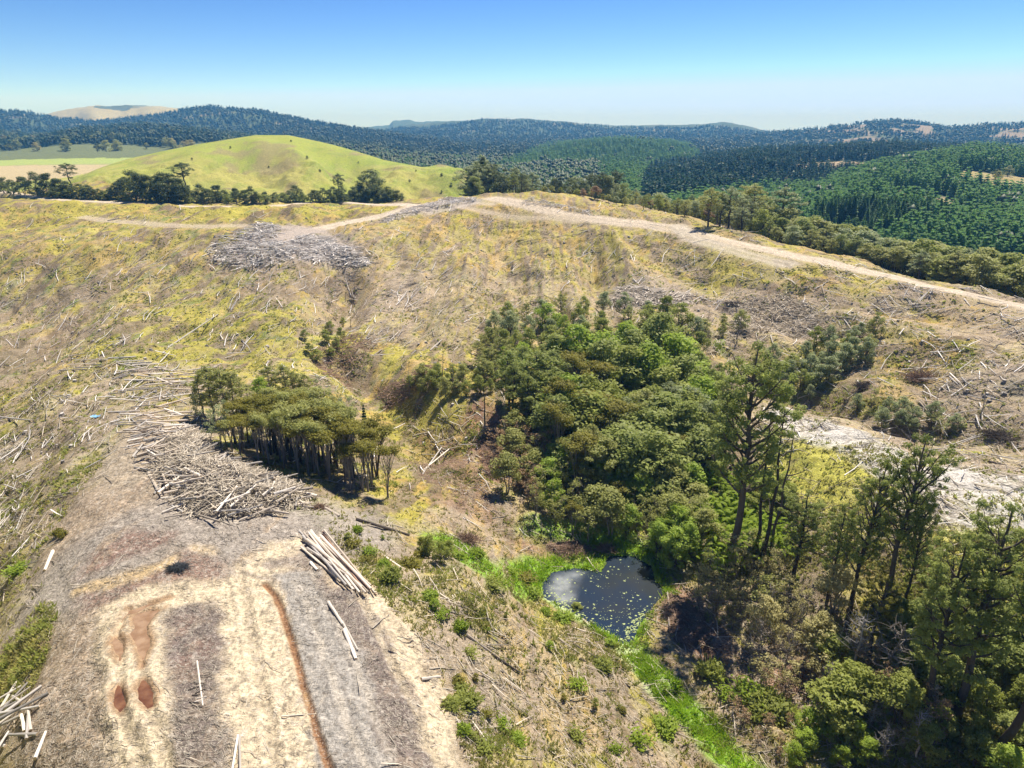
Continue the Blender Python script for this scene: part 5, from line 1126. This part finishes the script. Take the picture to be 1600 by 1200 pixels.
bush_p = [[(750,480),(1110,490),(1130,880),(820,860),(740,700)], [(290,560),(640,600),(640,790),(330,700)], [(1090,640),(1600,640),(1600,1200),(1060,1200),(1020,900)]]
for P in bush_p: ok &= ~inpoly(u_, v_, P)
for x, y, z in list(zip(x_[ok], y_[ok], z_[ok]))[:260]:
    o = ob('stump', SM[random.randrange(3)], None, (x, y, z)); sc_ = random.uniform(.16, .34); o.scale = (sc_, sc_, random.uniform(.25, .6)); o.rotation_euler = (random.uniform(-.1, .1), random.uniform(-.1, .1), random.random()*6)
    tag(o, 'low grey cut stump standing in the cleared hillsides among the slash', 'stump', 'cut stumps on the cleared hillsides')
# ------------------------------------------------------------------ slash: uncountable sticks
def image_dir(u, v):
    """direction (in the photo) in which the slash lies"""
    a = np.where(u < 640, -38, 25.0); a = np.where((v < 620) & (u >= 640), -25, a); a = np.where((u > 1150) & (v < 620), 5, a); a = np.where((v > 820) & (u > 600) & (u < 1100), 35, a)
    a = np.where((u > 150) & (u < 480) & (v > 800), 12, a); a = np.where((u < 190) & (v > 560), -40, a); a = np.where((u > 1150) & (v > 640) & (v < 860), 14, a); return a
def sticks(name, n, dens, Lr, Rr, mat, label, seed, spread_=30, box=(0, 320, 1600, 1200), lift=.0, cat='wood debris', zjit=.15):
    r = np.random.default_rng(seed); u = r.uniform(box[0]-10, box[2]+10, n*2); v = r.uniform(box[1], box[3]+15, n*2)
    x, y, z = G.pix(u, v); rr = np.hypot(x, y); k = (rr < 400) & (y < 308)
    u, v, x, y = u[k], v[k], x[k], y[k]; d = dens(u, v, x, y); k = r.random(len(u)) < d; u, v, x, y = u[k][:n], v[k][:n], x[k][:n], y[k][:n]; n = len(u)
    a = np.radians(image_dir(u, v)+r.normal(size=n)*spread_)
    x2, y2, _ = G.pix(u+np.cos(a)*4, v+np.sin(a)*4); dx, dy = x2-x, y2-y; q = np.hypot(dx, dy)+1e-6; dx /= q; dy /= q
    L = np.exp(r.uniform(math.log(Lr[0]), math.log(Lr[1]), n))*(.45+.8*np.clip(np.hypot(x, y)/160, 0, 1.2)); R_ = np.clip(L*r.uniform(.012, .03, n), *Rr)
    p0 = np.c_[x-dx*L/2, y-dy*L/2]; p1 = np.c_[x+dx*L/2, y+dy*L/2]
    z0 = G.at(p0[:, 0], p0[:, 1])+R_*.6+r.random(n)**2*zjit*L+lift; z1 = G.at(p1[:, 0], p1[:, 1])+R_*.6+r.random(n)**2*zjit*L+lift
    zm = np.maximum((z0+z1)/2, G.at(x, y)+R_*.5); k3 = np.array([0, 1, 2])*2*PI/3
    P = [np.c_[p0, z0], np.c_[x+dy*L*.05*r.normal(size=n), y-dx*L*.05*r.normal(size=n), zm], np.c_[p1, z1]]
    V = np.empty((n, 9, 3))
    for i, (p, s) in enumerate(zip(P, (1, .8, .4))):
        for j in range(3):
            c_, s_ = math.cos(k3[j]+.5), math.sin(k3[j]+.5)
            V[:, i*3+j] = p + (R_*s)[:, None]*np.c_[-dy*c_, dx*c_, np.full(n, s_)]
    f = []
    for i in range(2):
        for j in range(3): f.append([i*3+j, i*3+(j+1) % 3, i*3+3+(j+1) % 3, i*3+3+j])
    Fc = (np.array(f)[None]+(np.arange(n)*9)[:, None, None]).reshape(-1, 4)
    o = ob(name, mesh_np(name, V.reshape(-1, 3), [Fc], [mat], True)); tag(o, label, cat, kind='stuff'); return o
LW = landing
def notroad(x, y):
    m = np.ones(x.shape)
    for P, wd, c in ROADW: m *= sstep(wd*.6, wd+1.5, sd_line(x, y, P))
    m *= sstep(-.5, .8, sd_poly(x, y, PONDW)); 
    for P in RUTW.values(): m *= sstep(-.1, .3, sd_poly(x, y, P))
    return m
SANDP = [pw([(160,945),(230,913),(330,903),(400,913),(390,942),(300,943),(262,960),(262,1040),(268,1110),(285,1210),(185,1210),(178,1130),(163,1060),(158,990)]),
         pw([(370,900),(420,850),(482,838),(470,868),(460,960),(520,950),(600,1120),(612,1210),(520,1210),(362,1210),(355,1130),(338,1060),(352,1000),(350,940)]),
         pw([(570,925),(595,920),(640,975),(662,1040),(700,1110),(738,1210),(690,1210),(640,1080),(600,1000)])]
def d_slash(u, v, x, y):
    g, ye, st, sl, dk = survey(x, y); land = sd_poly(x, y, LW) < 0
    patch = fbm(x/6, y/6, 3, 71); d = np.clip(sl, 0, 1.2)*(.22+1.1*sstep(.42, .62, patch)); d = np.where(land, .04, d); return np.clip(d, 0, 1)*notroad(x, y)*(.45+.55*sstep(60, 110, np.hypot(x, y)))
sticks('slash', 30000, d_slash, (.5, 3.6), (.022, .085), M['twig'], 'silver grey logging slash strewn over the hillsides', 81, 28)
sticks('slash_logs', 6500, lambda u, v, x, y: np.clip(d_slash(u, v, x, y)*1.2+.05, 0, 1)*(sd_poly(x, y, LW) > 0)*sstep(70, 110, np.hypot(x, y)), (1.3, 5.0), (.04, .12), M['white'], 'bleached branches and stems scattered over the cleared hillsides', 84, 34)
sticks('slash_twigs', 36000, lambda u, v, x, y: np.clip(d_slash(u, v, x, y)*1.1+.06*(sd_poly(x, y, LW) > 0), 0, 1), (.3, 1.4), (.012, .04), M['twig'], 'fine grey twigs littering the cleared slopes', 82, 50)
def d_bark(u, v, x, y):
    m = (sd_poly(x, y, LW) < -.3)*1.0
    for P in SANDP: m *= np.clip(sstep(-.6, .3, sd_poly(x, y, P)), .07, 1)
    m *= sstep(.2, .6, sd_line(x, y, DRAIN)); return m*notroad(x, y)*(.3+.7*sstep(.4, .6, fbm(x/4, y/4, 3, 73)))
sticks('bark_litter', 20000, d_bark, (.2, .9), (.016, .045), M['twig'], 'shredded bark and chips covering the landing', 83, 40, (0, 600, 740, 1200), zjit=.04)
sticks('bark_strips', 5000, d_bark, (.2, .9), (.02, .05), M['bark'], 'dark strips of bark lying on the landing', 85, 45, (0, 600, 740, 1200), zjit=.03)
def d_heap(P, k=1):
    W = pw(P)
    return lambda u, v, x, y: sstep(.4, -.5, sd_poly(x, y, W))*k
def heap_sticks(P, n, top, Lr, Rr, seed, name, label, mat='twig'):
    W = pw(P); r = np.random.default_rng(seed); lo, hi = W.min(0), W.max(0); p = lo+r.random((n*4, 2))*(hi-lo); s = sd_poly(p[:, 0], p[:, 1], W); k = s < 0; p = p[k][:n]; s = s[k][:n]; n = len(p)
    h = np.minimum(top, -s*.55); z = G.at(p[:, 0], p[:, 1])+h*(.75+.3*r.random(n)); a = r.random(n)*PI; el = r.normal(size=n)*(.3 if name == 'heap_debris' else .1); L = r.uniform(*Lr, n); R_ = np.clip(L*.025, *Rr)
    d = np.c_[np.cos(a)*np.cos(el), np.sin(a)*np.cos(el), np.sin(el)]; sd2 = np.c_[-np.sin(a), np.cos(a), np.zeros(n)]; c = np.c_[p, z]; V = np.empty((n, 6, 3))
    for i, sg in enumerate((-.5, .5)):
        for j in range(3):
            t = j*2*PI/3+.5; V[:, i*3+j] = c+d*(L*sg)[:, None]+R_[:, None]*(sd2*math.cos(t)+np.array([0, 0, 1])*math.sin(t))*(1 if i == 0 else .6)
    f = np.array([[0, 1, 4, 3], [1, 2, 5, 4], [2, 0, 3, 5]]); Fc = (f[None]+(np.arange(n)*6)[:, None, None]).reshape(-1, 4)
    o = ob(name, mesh_np(name, V.reshape(-1, 3), [Fc], [M[mat]])); tag(o, label, 'wood debris', kind='stuff')
heap_sticks(HEAP, 4200, 1.8, (.7, 2.8), (.03, .075), 91, 'heap_debris', 'broken wood filling the large log heap beside the grove')
heap_sticks([(318,392),(345,372),(385,356),(415,346),(440,356),(430,374),(462,390),(455,406),(425,418),(380,422),(340,410)], 800, .35, (2, 6.5), (.08, .16), 92, 'far_slash_heap', 'pale tangled slash heap on the far knoll, left lobe', 'white')
heap_sticks([(450,376),(480,366),(510,370),(545,385),(580,404),(575,416),(530,416),(480,406),(455,394)], 700, .35, (2, 6.5), (.08, .16), 93, 'far_slash_heap', 'pale tangled slash heap on the far knoll, right lobe', 'white')
heap_sticks([(598,346),(630,328),(670,318),(700,308),(745,308),(740,318),(690,322),(650,334),(620,345),(600,352)], 500, .25, (1.5, 5), (.08, .16), 94, 'crest_slash', 'pale slash ridge along the crest beside the road bend', 'white')
heap_sticks([(815,318),(850,322),(900,332),(930,337),(925,330),(870,318),(830,310)], 260, .6, (1.5, 4), (.05, .1), 95, 'crest_slash', 'low pale slash beside the crest road', 'white')
heap_sticks([(960,455),(1020,450),(1080,460),(1070,480),(1000,482),(950,475)], 700, .8, (1.5, 4.5), (.04, .1), 96, 'pale_slash', 'silver slash patch above the central bush', 'plog')
heap_sticks([(1130,470),(1230,455),(1300,490),(1260,520),(1170,525),(1110,560),(1105,545),(1150,500)], 1300, .5, (1, 4), (.03, .08), 97, 'grey_slash', 'grey slash on the hillside above the lone tall tree', 'twig')
heap_sticks([(590,605),(640,590),(680,570),(690,590),(640,620),(600,640)], 500, .8, (.8, 3), (.03, .07), 98, 'gully_slash', 'brown slash in the gully left of the dark shrubs', 'btwig')
heap_sticks([(480,545),(560,520),(590,540),(560,580),(510,590)], 500, .7, (1, 3.4), (.03, .08), 99, 'gully_slash', 'slash in the gully below the far knoll', 'btwig')
for P, nm in (([(745,690),(770,655),(800,680),(800,740),(760,750)], 'dead_bracken'), ([(1030,950),(1050,925),(1100,960),(1110,1010),(1060,1010)], 'dead_bracken'), ([(1210,1060),(1260,1045),(1300,1070),(1260,1090)], 'dead_bracken'), ([(640,720),(720,700),(770,790),(720,800),(670,770)], 'dead_bracken'), ([(850,848),(900,845),(930,862),(880,872)], 'dead_bracken')):
    heap_sticks(P, 900, .4, (.4, 1.7), (.012, .03), hash(P[0]) % 999 if False else int(P[0][0]), nm, 'rusty brown dead bracken and twigs on the valley bank', 'btwig')
# brush mounds and up-ended root plates, each one a thing
def mound(u, v, wpx, hm, mat, label, name='brush_mound', cat='brush pile', n=420):
    x, y, z = G.pix(u, v); x, y, z = x[0], y[0], z[0]; D = y*CP-(z-ZC)*SP; W = wpx/F*D; r = np.random.default_rng(int(u)); mb = MB()
    for k in range(n):
        d = unit(1, r)[0]; d[2] = abs(d[2]); c = np.array([r.normal()*.3*W*.5, r.normal()*.3*W*.35, 0]); e = c+d*np.array([W*.5, W*.35, hm])*(.6+.5*r.random()); e[:2] += r.normal(size=2)*.3
        mb.tube([c+d*.1, (c+e)/2+[0, 0, .15], e], [.035, .025, .012], 3)
    o = ob(name, mb.mesh(name, M[mat]), None, (x, y, z)); tag(o, label, cat)
mound(1350, 606, 34, 1.3, 'bark', 'dark brown root plate turned up in the gully behind the mound', 'root_plate', 'root plate')
mound(1440, 592, 62, 2.2, 'btwig', 'rounded heap of brown dead branches on the right hillside')
mound(1562, 682, 66, 1.3, 'bark', 'low dark heap of dead brush behind the mound near the right edge')
mound(1145, 476, 26, 1.0, 'bark', 'small dark brush heap on the hillside above the central bush')
mound(945, 860, 34, 1.0, 'btwig', 'reddish brown brush heap above the pond')
mound(890, 862, 40, .9, 'btwig', 'low brownish brush heap at the upper left of the pond')
mound(500, 795, 16, .6, 'btwig', 'small brown root ball at the upper right of the landing', 'root_plate', 'root plate')
mound(278, 888, 26, .35, 'stone', 'small round blackish mound of burnt waste on the landing', 'ash_mound', 'ash mound', 500)
mound(730, 845, 46, 1.2, 'btwig', 'brown brush heap on the slope between grove and pond')
mound(1215, 850, 40, 1.2, 'bark', 'dark brush heap at the foot of the lone tall tree')

# ------------------------------------------------------------------ grass, reeds, duckweed
def tufts(name, n, dens, hr, blades, mat, label, seed, box=(0, 320, 1600, 1200), cat='ground plants', wide=.05):
    r = np.random.default_rng(seed); u = r.uniform(box[0]-10, box[2]+10, n*3); v = r.uniform(box[1], box[3]+15, n*3); x, y, z = G.pix(u, v); k = (np.hypot(x, y) < 400) & (y < 308); u, v, x, y = u[k], v[k], x[k], y[k]
    k = r.random(len(u)) < dens(u, v, x, y); x, y = x[k][:n], y[k][:n]; n = len(x); z = G.at(x, y); Vs = []
    for b in range(blades):
        a = r.random(n)*2*PI; h = r.uniform(*hr, n)*.75; l = h*r.uniform(.5, 1.5, n); w_ = wide*(.6+r.random(n))*(1+np.hypot(x, y)/90)
        ox, oy = r.normal(size=n)*.12, r.normal(size=n)*.12; bx, by = x+ox, y+oy; s_ = np.c_[-np.sin(a)*w_, np.cos(a)*w_, np.zeros(n)]; p = np.c_[bx, by, z-.05]; t = np.c_[bx+np.cos(a)*l, by+np.sin(a)*l, z+h]
        Vs.append(np.stack([p-s_, p+s_, t], 1))
    V = np.concatenate(Vs).reshape(-1, 3); Fc = np.arange(len(V)).reshape(-1, 3); o = ob(name, mesh_np(name, V, [Fc], [mat])); tag(o, label, cat, kind='stuff')
def d_grass(u, v, x, y):
    g, ye, st, sl, dk = survey(x, y); land = sd_poly(x, y, LW) < 0; d = np.clip(g+.7*ye+.4*st-.3*sl, 0, 1.2)*(.2+sstep(.40, .62, fbm(x/7, y/7, 4, 21))); return np.where(land, .0, np.clip(d, 0, 1))*notroad(x, y)
tufts('grass', 36000, d_grass, (.14, .38), 5, M['grassb'], 'rough green and straw coloured grass tufts over the slopes', 101)
tufts('weeds', 15000, lambda u, v, x, y: d_grass(u, v, x, y)*sstep(.50, .60, fbm(x/3.2, y/3.2, 3, 78)), (.25, .6), 7, M['green'], 'leafy green weeds growing in clumps between the slash', 103, (0, 420, 1600, 1200), wide=.045)
STREAM = pw([(975,1000),(1010,1045),(1050,1090),(1100,1140),(1170,1215)])
PB = pw([(700,850),(780,905),(850,890),(900,870),(950,850),(1010,880)])
def d_reed(u, v, x, y):
    pdd = sd_poly(x, y, PONDW); m = np.maximum(sstep(2.0, .4, sd_line(x, y, STREAM)), sstep(2.6, .6, sd_line(x, y, PB))*.7); m = np.maximum(m, sstep(1.5, .3, pdd)*.8); return m*sstep(-.1, .3, pdd)*(.25+sstep(.4, .6, fbm(x/2.5, y/2.5, 3, 77)))
tufts('reeds', 9000, d_reed, (.3, .8), 6, M['reed'], 'bright green reeds and marsh grass along the stream and pond', 102, (680, 820, 1200, 1200), wide=.035)
# duckweed: small floating mats
r = np.random.default_rng(9); DV = []; DF = []; nD = 0
mw = newmat('duckweed'); p_ = mw[1].nodes.new('ShaderNodeBsdfPrincipled'); p_.inputs['Base Color'].default_value = (.36, .42, .18, 1); p_.inputs['Roughness'].default_value = .9; mw[1].links.new(p_.outputs[0], mw[2].inputs[0])
lo, hi = PONDW.min(0), PONDW.max(0); cnt = 0
dense = plane_px([(965,975),(985,990)], WATER_Z); rim = plane_px([(862,930),(905,962),(950,992),(972,1005),(985,985),(1005,955)], WATER_Z)
while cnt < 560:
    p = lo+r.random(2)*(hi-lo)
    s = float(sd_poly(np.array([p[0]]), np.array([p[1]]), PONDW)[0])
    if s > .1: continue
    dl = float(sd_line(np.array([p[0]]), np.array([p[1]]), rim)[0]); pr = .22*(vnoise(p[0]/1.1, p[1]/1.1, 3) > .5)+.02+.9*math.exp(-dl/.6) + .4*math.exp(-np.linalg.norm(p-dense[0])/1.6)
    if r.random() > pr: continue
    k = r.integers(5, 8); a = np.sort(r.random(k))*2*PI; rr = (.03+.12*r.random()**3+(.08 if dl < .5 else 0))*(.6+.7*r.random(k)); DV.append(np.c_[p[0]+rr*np.cos(a)*1.3, p[1]+rr*np.sin(a), np.full(k, WATER_Z+.006)]); DF.append((nD, k)); nD += k; cnt += 1
tri = []
for s0, k in DF:
    for q in range(1, k-1): tri.append((s0, s0+q, s0+q+1))
tag(ob('duckweed', mesh_np('duckweed', np.vstack(DV), [np.array(tri)], [mw[0]])), 'pale green duckweed floating on the dark pond', 'water plants', kind='stuff')
# sky reflection painted as a pale sheet on the left of the pond
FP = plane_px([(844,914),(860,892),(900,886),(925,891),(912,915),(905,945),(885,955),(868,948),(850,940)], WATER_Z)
mf, nf, of = newmat('pond glare'); t1 = nf.nodes.new('ShaderNodeBsdfTransparent'); d1 = nf.nodes.new('ShaderNodeBsdfDiffuse'); d1.inputs[0].default_value = (.60, .63, .62, 1)
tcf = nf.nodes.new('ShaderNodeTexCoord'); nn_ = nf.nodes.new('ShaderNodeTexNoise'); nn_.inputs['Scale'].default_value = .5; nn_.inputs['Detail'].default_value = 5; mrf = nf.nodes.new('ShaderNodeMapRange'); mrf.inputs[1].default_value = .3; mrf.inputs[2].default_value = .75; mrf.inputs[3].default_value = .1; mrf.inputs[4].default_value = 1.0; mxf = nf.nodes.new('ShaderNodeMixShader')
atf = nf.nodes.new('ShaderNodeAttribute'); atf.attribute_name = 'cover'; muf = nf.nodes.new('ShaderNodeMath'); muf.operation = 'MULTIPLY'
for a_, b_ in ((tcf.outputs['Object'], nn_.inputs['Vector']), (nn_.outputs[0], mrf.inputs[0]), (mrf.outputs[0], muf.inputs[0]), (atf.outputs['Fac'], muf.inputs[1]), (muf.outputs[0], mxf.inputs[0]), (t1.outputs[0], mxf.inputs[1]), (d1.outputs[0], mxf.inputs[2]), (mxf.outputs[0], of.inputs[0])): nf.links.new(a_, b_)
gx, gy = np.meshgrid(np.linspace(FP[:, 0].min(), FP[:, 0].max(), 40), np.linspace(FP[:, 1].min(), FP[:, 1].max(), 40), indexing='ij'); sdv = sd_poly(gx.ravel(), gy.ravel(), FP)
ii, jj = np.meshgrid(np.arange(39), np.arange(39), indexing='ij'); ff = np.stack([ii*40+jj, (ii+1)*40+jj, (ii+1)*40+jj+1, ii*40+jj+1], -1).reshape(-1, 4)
mfm = mesh_np('pond_glare', np.c_[gx.ravel(), gy.ravel(), np.full(1600, WATER_Z+.003)], [ff], [mf]); vattr(mfm, 'cover', sstep(0, -2.0, sdv)*.6)
tag(ob('pond_glare', mfm), 'painted sky reflection on the left part of the pond', 'water glare', kind='stuff')
# blue plastic scrap on the slope
x, y, z = G.pix(150, 652); r = np.random.default_rng(2); gx, gy = np.meshgrid(np.linspace(-.7, .7, 7), np.linspace(-.4, .4, 5)); Vb = np.c_[gx.ravel()+r.normal(size=35)*.05, gy.ravel()+r.normal(size=35)*.05, .15+np.abs(r.normal(size=35))*.12]
fb = [(i*7+j, i*7+j+1, (i+1)*7+j+1, (i+1)*7+j) for i in range(4) for j in range(6)]
mb_, nb_, ob_ = newmat('blue plastic'); pb = nb_.nodes.new('ShaderNodeBsdfPrincipled'); pb.inputs['Base Color'].default_value = (.20, .42, .62, 1); nb_.links.new(pb.outputs[0], ob_.inputs[0])
meb = mesh_np('plastic_sheet', Vb, [np.array(fb)], [mb_]); ob_2 = ob('plastic_sheet', meb, None, (x[0], y[0], z[0])); md = ob_2.modifiers.new('thick', 'SOLIDIFY'); md.thickness = .01
tag(ob_2, 'crumpled scrap of pale blue plastic on the slope left of the far logs', 'plastic scrap')
print('logs', NLOG[0])

# ------------------------------------------------------------------ air
HZ = 1
if HZ:
    zt = float(max(Z.max()+18, ZC+30)); zb = float(Z.min()-1.5); s = 7060
    Vh = [(-s, -s, zb), (s, -s, zb), (s, s, zb), (-s, s, zb), (-s, -s, zt), (s, -s, zt), (s, s, zt), (-s, s, zt)]
    Fh = [(0, 3, 2, 1), (4, 5, 6, 7), (0, 1, 5, 4), (1, 2, 6, 5), (2, 3, 7, 6), (3, 0, 4, 7)]
    mh, nh, oh = newmat('air'); pv = nh.nodes.new('ShaderNodeVolumePrincipled'); pv.inputs['Color'].default_value = (.14, .48, 1.0, 1); pv.inputs['Absorption Color'].default_value = (.85, .85, .85, 1); pv.inputs['Density'].default_value = 2.0e-4; pv.inputs['Anisotropy'].default_value = 0.0
    nh.links.new(pv.outputs[0], oh.inputs['Volume'])
    tag(ob('haze', mesh_np('haze', Vh, [np.array(Fh)], [mh])), 'thin blue haze between the near slopes and the far hills', 'haze', kind='stuff')
